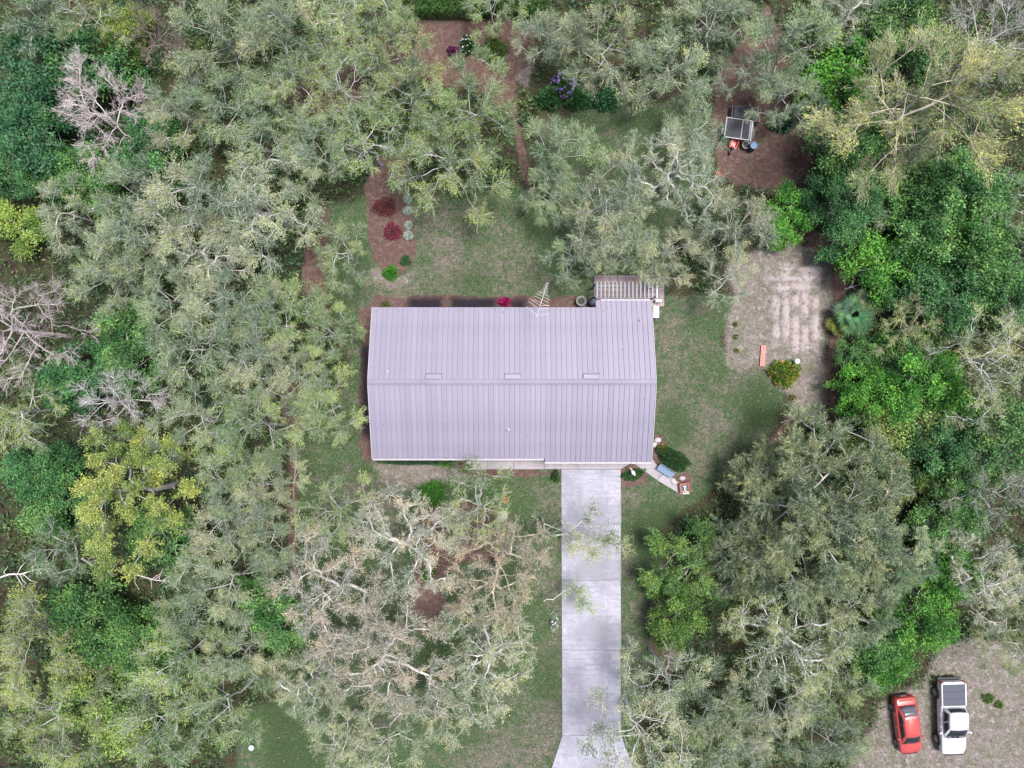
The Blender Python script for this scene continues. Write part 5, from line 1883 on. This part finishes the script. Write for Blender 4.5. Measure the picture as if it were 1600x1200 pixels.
for s in (-1, 1):
    MB().box((s * .86, 1.80, 1.105), (.09, 1.62, .03)).build('bed_rail', M_WPAINT, pu, bevel=.008)
    MB().box((s * .83, 2.66, .88), (.14, .10, .34)).build('tail_light', M_TAIL, pu, bevel=.01)
    MB().loft([[(s * .48, -2.66, .74), (s * .48, -2.58, .80), (s * .48, -2.52, .78), (s * .48, -2.6, .68)], [(s * .80, -2.5, .78), (s * .80, -2.4, .87), (s * .80, -2.34, .85), (s * .80, -2.42, .70)]]).build('headlight', M_LAMP, pu)
    MB().loft([[(s * .93, -.98, 1.08), (s * .93, -.86, 1.08), (s * .93, -.86, 1.14), (s * .93, -.98, 1.14)], [(s * 1.16, -1.0, 1.06), (s * 1.16, -.86, 1.06), (s * 1.16, -.86, 1.24), (s * 1.16, -1.0, 1.24)]]).build('mirror', M_WPAINT, pu, bevel=.02)
    for y in (-1.72, 1.72):
        wheel(pu, s * .86, y, .39, .25)
        arch(pu, s * .935, y, .39, M_PLASTIC)
    for y in (-1.02, -.08, .84):
        MB().box((s * .937, y, .74), (.012, .014, .56)).build('door_gap', M_PLASTIC, pu)
    for y in (-.55, .35):
        MB().box((s * .945, y, .98), (.03, .16, .035)).build('door_handle', M_WPAINT, pu)
for x0 in (-.55, .1):
    MB().tube([(x0, -1.36, 1.11), (x0 + .55, -1.28, 1.16)], .012, 5).build('wiper', M_PLASTIC, pu)
for s in (-1, 1):
    MB().box((s * .46, -1.9, 1.088), (.012, 1.1, .008)).build('bonnet_crease', M_TRIM, pu)
MB().box((0, 2.78, .52), (1.75, .16, .16)).build('rear_bumper', M_PLASTIC, pu, bevel=.03)
MB().box((0, -2.70, .52), (1.3, .12, .2)).build('front_bumper', M_WPAINT, pu, bevel=.03)
MB().box((0, 2.715, .92), (1.4, .03, .3)).build('tailgate', M_WPAINT, pu, bevel=.01)
MB().box((0, 2.735, 1.02), (.18, .02, .05)).build('tailgate_handle', M_PLASTIC, pu)

# ------------------------------------------------------------------ utility trailer and yard things
M_DECK = simple('dark_slatted_deck', (.032, .032, .042), .7, var=.3, scale=3)
M_RAIL = simple('dull_steel_rail', (.30, .31, .34), .55, .2)
M_TARP = simple('dark_tarpaulin', (.05, .055, .065), .8, var=.3, scale=1.5)
tx, ty, _ = P(1156, 202, .9)
tr = thing('utility_trailer', 'utility trailer with dark deck panels in a pale metal frame, in the mulch clearing', 'trailer', (tx, ty, 0), R_(-8))
for x0, x1 in ((-1.08, .12), (.17, .72)):
    d_ = MB()
    nb = int((x1 - x0) / .115)
    for k in range(nb):
        w_ = (x1 - x0) / nb
        d_.box((x0 + (k + .5) * w_, 0, .90), (w_ - .015, 1.42, .04))
    o = d_.build('deck_panel', M_DECK, tr)
for (c, s) in (((-1.12, 0, .92), (.06, 1.56, .09)), ((.145, 0, .93), (.05, 1.46, .07)), ((.76, 0, .92), (.07, 1.56, .09)), ((-.18, .75, .92), (1.82, .06, .09)), ((-.18, -.75, .92), (1.82, .06, .09)), ((.93, .02, .80), (.10, 1.5, .07)), ((1.04, -.05, .62), (.05, 1.35, .05))):
    MB().box(c, s).build('frame_rail', M_RAIL, tr)
for x in (-1.22, 1.12):
    wheel(tr, x * .98, -.1, .32, .2)
    MB().box((x * .98, -.1, .70), (.26, .78, .04)).build('mudguard', M_DARKMETAL, tr)
for x in (-.9, .6):
    for y in (-.65, .65):
        MB().box((x, y, .44), (.07, .07, .86)).build('leg', M_STEEL, tr)
sh = thing('tarpaulin_stack', 'pile under a dark grey tarpaulin directly behind the utility trailer', 'tarpaulin', P(1166, 177, .7)[:2] + (0,), R_(-6))
tp = MB()
tpg = np.random.default_rng(8)
nxx, nyy = 12, 8
gridv = [[(-1.2 + 2.4 * i / (nxx - 1), -.62 + 1.25 * j / (nyy - 1), .78 + .06 * math.sin(i * 1.3) + tpg.normal(0, .03) - (.6 if i in (0, nxx - 1) or j in (0, nyy - 1) else 0)) for j in range(nyy)] for i in range(nxx)]
for i in range(nxx - 1):
    for j in range(nyy - 1):
        tp.add([gridv[i][j], gridv[i + 1][j], gridv[i + 1][j + 1], gridv[i][j + 1]], [(0, 1, 2, 3)])
tp.build('cover', M_TARP, sh)
MB().box((0, 0, .33), (2.2, 1.05, .66)).build('stack', M_BROWNWOOD, sh)
wx, wy, _ = P(1147, 223, .5)
wb2 = thing('wheelbarrow', 'red wheelbarrow standing in front of the utility trailer', 'wheelbarrow', (wx, wy, 0), R_(-18))
M_REDP = simple('red_enamel', (.50, .03, .03), .4, var=.08)
MB().loft([[(-.24, .38, .34), (.24, .38, .34), (.20, -.25, .30), (-.20, -.25, .30)], [(-.34, .48, .62), (.34, .48, .62), (.28, -.42, .58), (-.28, -.42, .58)], [(-.31, .45, .62), (.31, .45, .62), (.25, -.39, .58), (-.25, -.39, .58)], [(-.21, .34, .37), (.21, .34, .37), (.17, -.21, .33), (-.17, -.21, .33)]]).build('tray', M_REDP, wb2)
for s in (-1, 1):
    MB().tube([(s * .30, 1.0, .62), (s * .22, .2, .34), (s * .07, -.72, .24)], .022, 6).build('handle', M_BROWNWOOD, wb2)
    MB().tube([(s * .24, .30, .33), (s * .26, .34, .0)], .018, 6).build('leg', M_DARKMETAL, wb2)
MB().lathe([(.10, -.05), (.19, -.045), (.2, 0), (.19, .045), (.10, .05)], (0, -.72, .2), 14, 'X').build('wheel', M_BLACK, wb2)
MB().tube([(-.25, .1, .66), (.2, -.5, .66)], .018, 6).build('tool_handle', M_ALU, wb2)


def tub(name, px, py, r, h, mat, label, cat, fill=None, wall=.03, taper=.85):
    t = thing(name, label, cat, P(px, py, h * .8)[:2] + (0,))
    MB().lathe([(r * taper, 0), (r, h), (r + .02, h + .01), (r + .02, h + .03), (r - wall, h + .03), (r * taper - wall, .1), (1e-4, .1)], (0, 0, 0), 20).build('body', mat, t, True)
    if fill:
        MB().lathe([(1e-4, h - .12), (r - wall - .02, h - .12), (r - wall - .03, h - .16), (1e-4, h - .16)], (0, 0, 0), 16).build('filling', fill, t)
    return t


M_BLUEP = simple('blue_plastic', (.035, .115, .22), .45, var=.12)
M_DKBLUE = simple('dark_blue_plastic', (.02, .035, .07), .5)
M_TERRA = simple('grey_pot', (.38, .36, .33), .8, var=.15)
M_SOIL = simple('soil', (.05, .035, .03), .95, var=.4, scale=8)
M_GREENP = simple('green_grey_plastic', (.14, .18, .15), .6)
M_STONE = simple('pale_stone', (.40, .365, .36), .85, var=.15, scale=4, bump=.4)
tub('stock_ring', 1165.5, 226.5, .30, .42, M_TERRA, 'pale rimmed round tub between the wheelbarrow and the blue barrel', 'tub', M_BLACK, taper=.9)
bl = thing('blue_barrel', 'blue barrel with closed lid at the front right of the utility trailer', 'barrel', P(1177, 228, .7)[:2] + (0,))
MB().lathe([(.25, 0), (.29, .12), (.29, .28), (.31, .30), (.29, .32), (.29, .56), (.31, .58), (.29, .60), (.28, .80), (.25, .84)], (0, 0, 0), 20).build('body', M_DKBLUE, bl, True)
MB().lathe([(.285, .83), (.285, .87), (.24, .875), (.22, .86), (1e-4, .86)], (0, 0, 0), 20).build('lid', M_BLUEP, bl)
tub('planter', 908, 470.5, .40, .55, M_GREENP, 'green rimmed round planter by the rear wall right of the antenna', 'planter', M_SOIL, wall=.12)
db = thing('water_butt', 'dark blue lidded bin by the rear wall next to the pergola', 'bin', P(927, 472, .8)[:2] + (0,))
MB().lathe([(.26, 0), (.32, .75), (.33, .78), (.33, .82), (.3, .84), (.18, .88), (1e-4, .89)], (0, 0, 0), 16).build('body', M_DKBLUE, db, True)
MB().box((0, .2, .86), (.2, .06, .06)).build('handle', M_BLUEP, db)

# white birds
def bird(px, py, rz, label, s=1.0):
    t = thing('garden_bird', label, 'garden statue', P(px, py, .6)[:2] + (0,), rz, None, s)
    prof = []
    b = MB()
    rings = []
    for y, r, z in ((-.30, .015, .62), (-.22, .09, .62), (-.08, .17, .63), (.08, .18, .65), (.2, .12, .68), (.28, .05, .74)):
        rings.append([(r * math.cos(a) * .9, y, z + r * math.sin(a)) for a in [k * PI / 5 for k in range(10)]])
    b.loft(rings)
    b.build('body', M_WHITE, t, True)
    MB().tube([(0, .25, .72), (.02, .36, .86), (0, .42, 1.02), (0, .52, 1.10)], [.06, .045, .04, .055], 8).build('neck', M_WHITE, t, True)
    MB().tube([(0, .53, 1.10), (0, .72, 1.06)], [.035, .008], 6).build('beak', simple('beak_yellow', (.5, .32, .06), .5), t)
    for s_ in (-.05, .05):
        MB().tube([(s_, .02, .5), (s_, .02, -.02)], .014, 6).build('leg', M_DARKMETAL, t)
    return t


bird(989.5, 739, R_(35), 'white garden bird statue in the bed right of the garage', .95)
bird(732.5, 722, R_(-60), 'white garden bird statue at the left end of the front walk', .95)
hr = thing('hose_reel', 'brown coiled hose beside the white bird at the left end of the front walk', 'hose', P(719, 724, .1)[:2] + (0,))
hp = []
for k in range(64):
    a = k * .42
    hp.append(((.40 - .0025 * k) * math.cos(a), (.30 - .002 * k) * math.sin(a), .03 + .002 * k))
MB().tube(hp, .022, 6).build('coil', simple('brown_hose', (.16, .09, .08), .5), hr, True)
MB().tube([hp[-1], (.2, .42, .25), (.25, .6, .5)], .02, 6).build('nozzle', M_TERRA, hr)

# blue bench by the angled path
bb = thing('blue_bench', 'blue slatted bench between the angled path and the oval bush', 'bench', P(1040, 736, .4)[:2] + (0,), R_(-32))
for k in range(4):
    MB().box((0, -.20 + k * .13, .45), (1.35, .115, .035)).build('seat_slat', M_BLUEP, bb)
for k in range(2):
    MB().box((0, .30, .60 + k * .16), (1.35, .03, .13)).build('back_slat', M_BLUEP, bb)
for x in (-.55, .55):
    for y in (-.2, .27):
        MB().box((x, y, .21), (.06, .06, .43)).build('leg', M_WHITE, bb)
# red brick planter with white ornament
bp = thing('brick_planter', 'small square red brick planter with a white cross shaped ornament at the path end', 'planter', P(1069.5, 762.5, .4)[:2] + (0,), R_(6))
brk = MB().box((0, 0, 0), (.205, .10, .088)).mesh('brick', M_BRICK)
for lv in range(5):
    for side in range(4):
        for k in range(3):
            a = side * PI / 2
            lx, ly = -.23 + k * .225 + (.05 if lv % 2 else 0), .335
            o = obj('brick', brk, bp, loc=(lx * math.cos(a) - ly * math.sin(a), lx * math.sin(a) + ly * math.cos(a), .047 + lv * .096))
            o.rotation_euler = (0, 0, a)
MB().box((0, 0, .2), (.56, .56, .3)).build('soil', M_DARKMETAL, bp)
MB().box((-.02, -.02, .52), (.09, .40, .09)).build('ornament_bar', M_WHITE, bp, bevel=.02)
MB().box((-.02, .14, .53), (.26, .08, .08)).build('ornament_bar', M_WHITE, bp, bevel=.02)
MB().box((.05, -.36, .40), (.50, .22, .14)).build('ledge', M_WHITE, bp, bevel=.03)
# stones at the corner
for k, (px, py, r, lb) in enumerate(((1027.5, 687.5, .26, 'larger pale stone at the front right corner of the house'), (1022.5, 694.5, .22, 'smaller pale stone against the right gable near the front corner'),
                                     (1052, 752, .26, 'pale flat stone between the blue bench and the brick planter'), (1066, 747, .22, 'pinkish stone behind the brick planter'),
                                     (1233, 648, .2, 'white stone at the lower tip of the bare sand by the grass circle'))):
    x, y, _ = P(px, py)
    t = obj('stone', MB().ball((0, 0, 0), r, 6, .55).mesh('stone', M_STONE, True))
    t.location = (x, y, r * .3)
    t.scale = (1.15, .85, 1)
    t.rotation_euler = (.1, .1, k * 1.1)
    tag(t, lb, 'stone')
    for v in t.data.vertices:
        v.co *= 1 + .12 * math.sin(v.co.x * 21 + k) * math.cos(v.co.y * 17)
# plank, ball stand
pk = thing('painted_plank', 'salmon red painted plank lying on the sand above the croton bush', 'plank', P(1191, 556)[:2] + (0,), R_(-4))
M_SAL = simple('salmon_paint', (.50, .155, .125), .6, var=.12)
for k in (-1, 1):
    MB().box((k * .095, 0, .13), (.18, 1.62, .05)).build('board', M_SAL, pk)
for y in (-.6, .6):
    MB().box((0, y, .05), (.34, .1, .10)).build('foot', M_SAL, pk)
bs = thing('globe_stand', 'white globe on a teal stand at the upper right of the croton bush', 'garden globe', P(1245, 564.5, .8)[:2] + (0,))
MB().lathe([(.20, -.02), (.18, .08), (.06, .16), (.05, .6), (.12, .68)], (0, 0, 0), 14).build('stand', simple('teal_glaze', (.05, .22, .24), .4), bs, True)
MB().ball((0, 0, .86), .22, 8).build('globe', simple('white_glaze', (.72, .76, .78), .2, var=.04), bs, True)
bt = thing('birdbath', 'grey stone birdbath under the front oaks', 'birdbath', P(785, 806, .7)[:2] + (0,))
MB().lathe([(.24, -.02), (.22, .06), (.09, .14), (.08, .55), (.16, .62)], (0, 0, 0), 14).build('pedestal', M_TERRA, bt, True)
MB().lathe([(.14, .621), (.40, .70), (.42, .76), (.38, .76), (.2, .69), (1e-4, .68)], (0, 0, 0), 18).build('basin', M_TERRA, bt, True)
tub('white_pot', 797, 822, .17, .3, M_WHITE, 'small white pot below the birdbath under the front oaks', 'pot', M_SOIL)
tb_ = tub('pale_blue_tub', 393, 1168, .2, .22, simple('pale_blue', (.55, .68, .72), .5), 'pale blue round tub on the grass near the bottom edge, left', 'tub', M_STONE)
MB().lathe([(.21, .235), (.21, .265), (1e-4, .275)], (0, 0, 0), 18).build('lid', simple('pale_blue_lid', (.42, .52, .55), .5), tb_)
tub('red_pot', 1122, 274, .22, .3, M_REDP, 'small dark red pot at the left rim of the mulch clearing', 'pot', M_SOIL)
# edging bricks along the left path, one by one
ed = thing('path_edging', 'line of half buried pale bricks along the narrow mulch path left of the house', 'edging', P(460, 780)[:2] + (0,))
ebm = MB().box((0, 0, 0), (.10, .22, .12)).mesh('brick', simple('old_brick', (.33, .22, .20), .9, var=.25))
ex, ey, _ = P(460, 780)
for k in range(44):
    x, y, _ = P(461 + 2 * math.sin(k * .3), 690 + k * 4.9)
    o = obj('brick', ebm, ed, loc=(x - ex, y - ey, .03 + rr.uniform(-.01, .01)))
    o.rotation_euler = (0, 0, rr.uniform(-.12, .12))
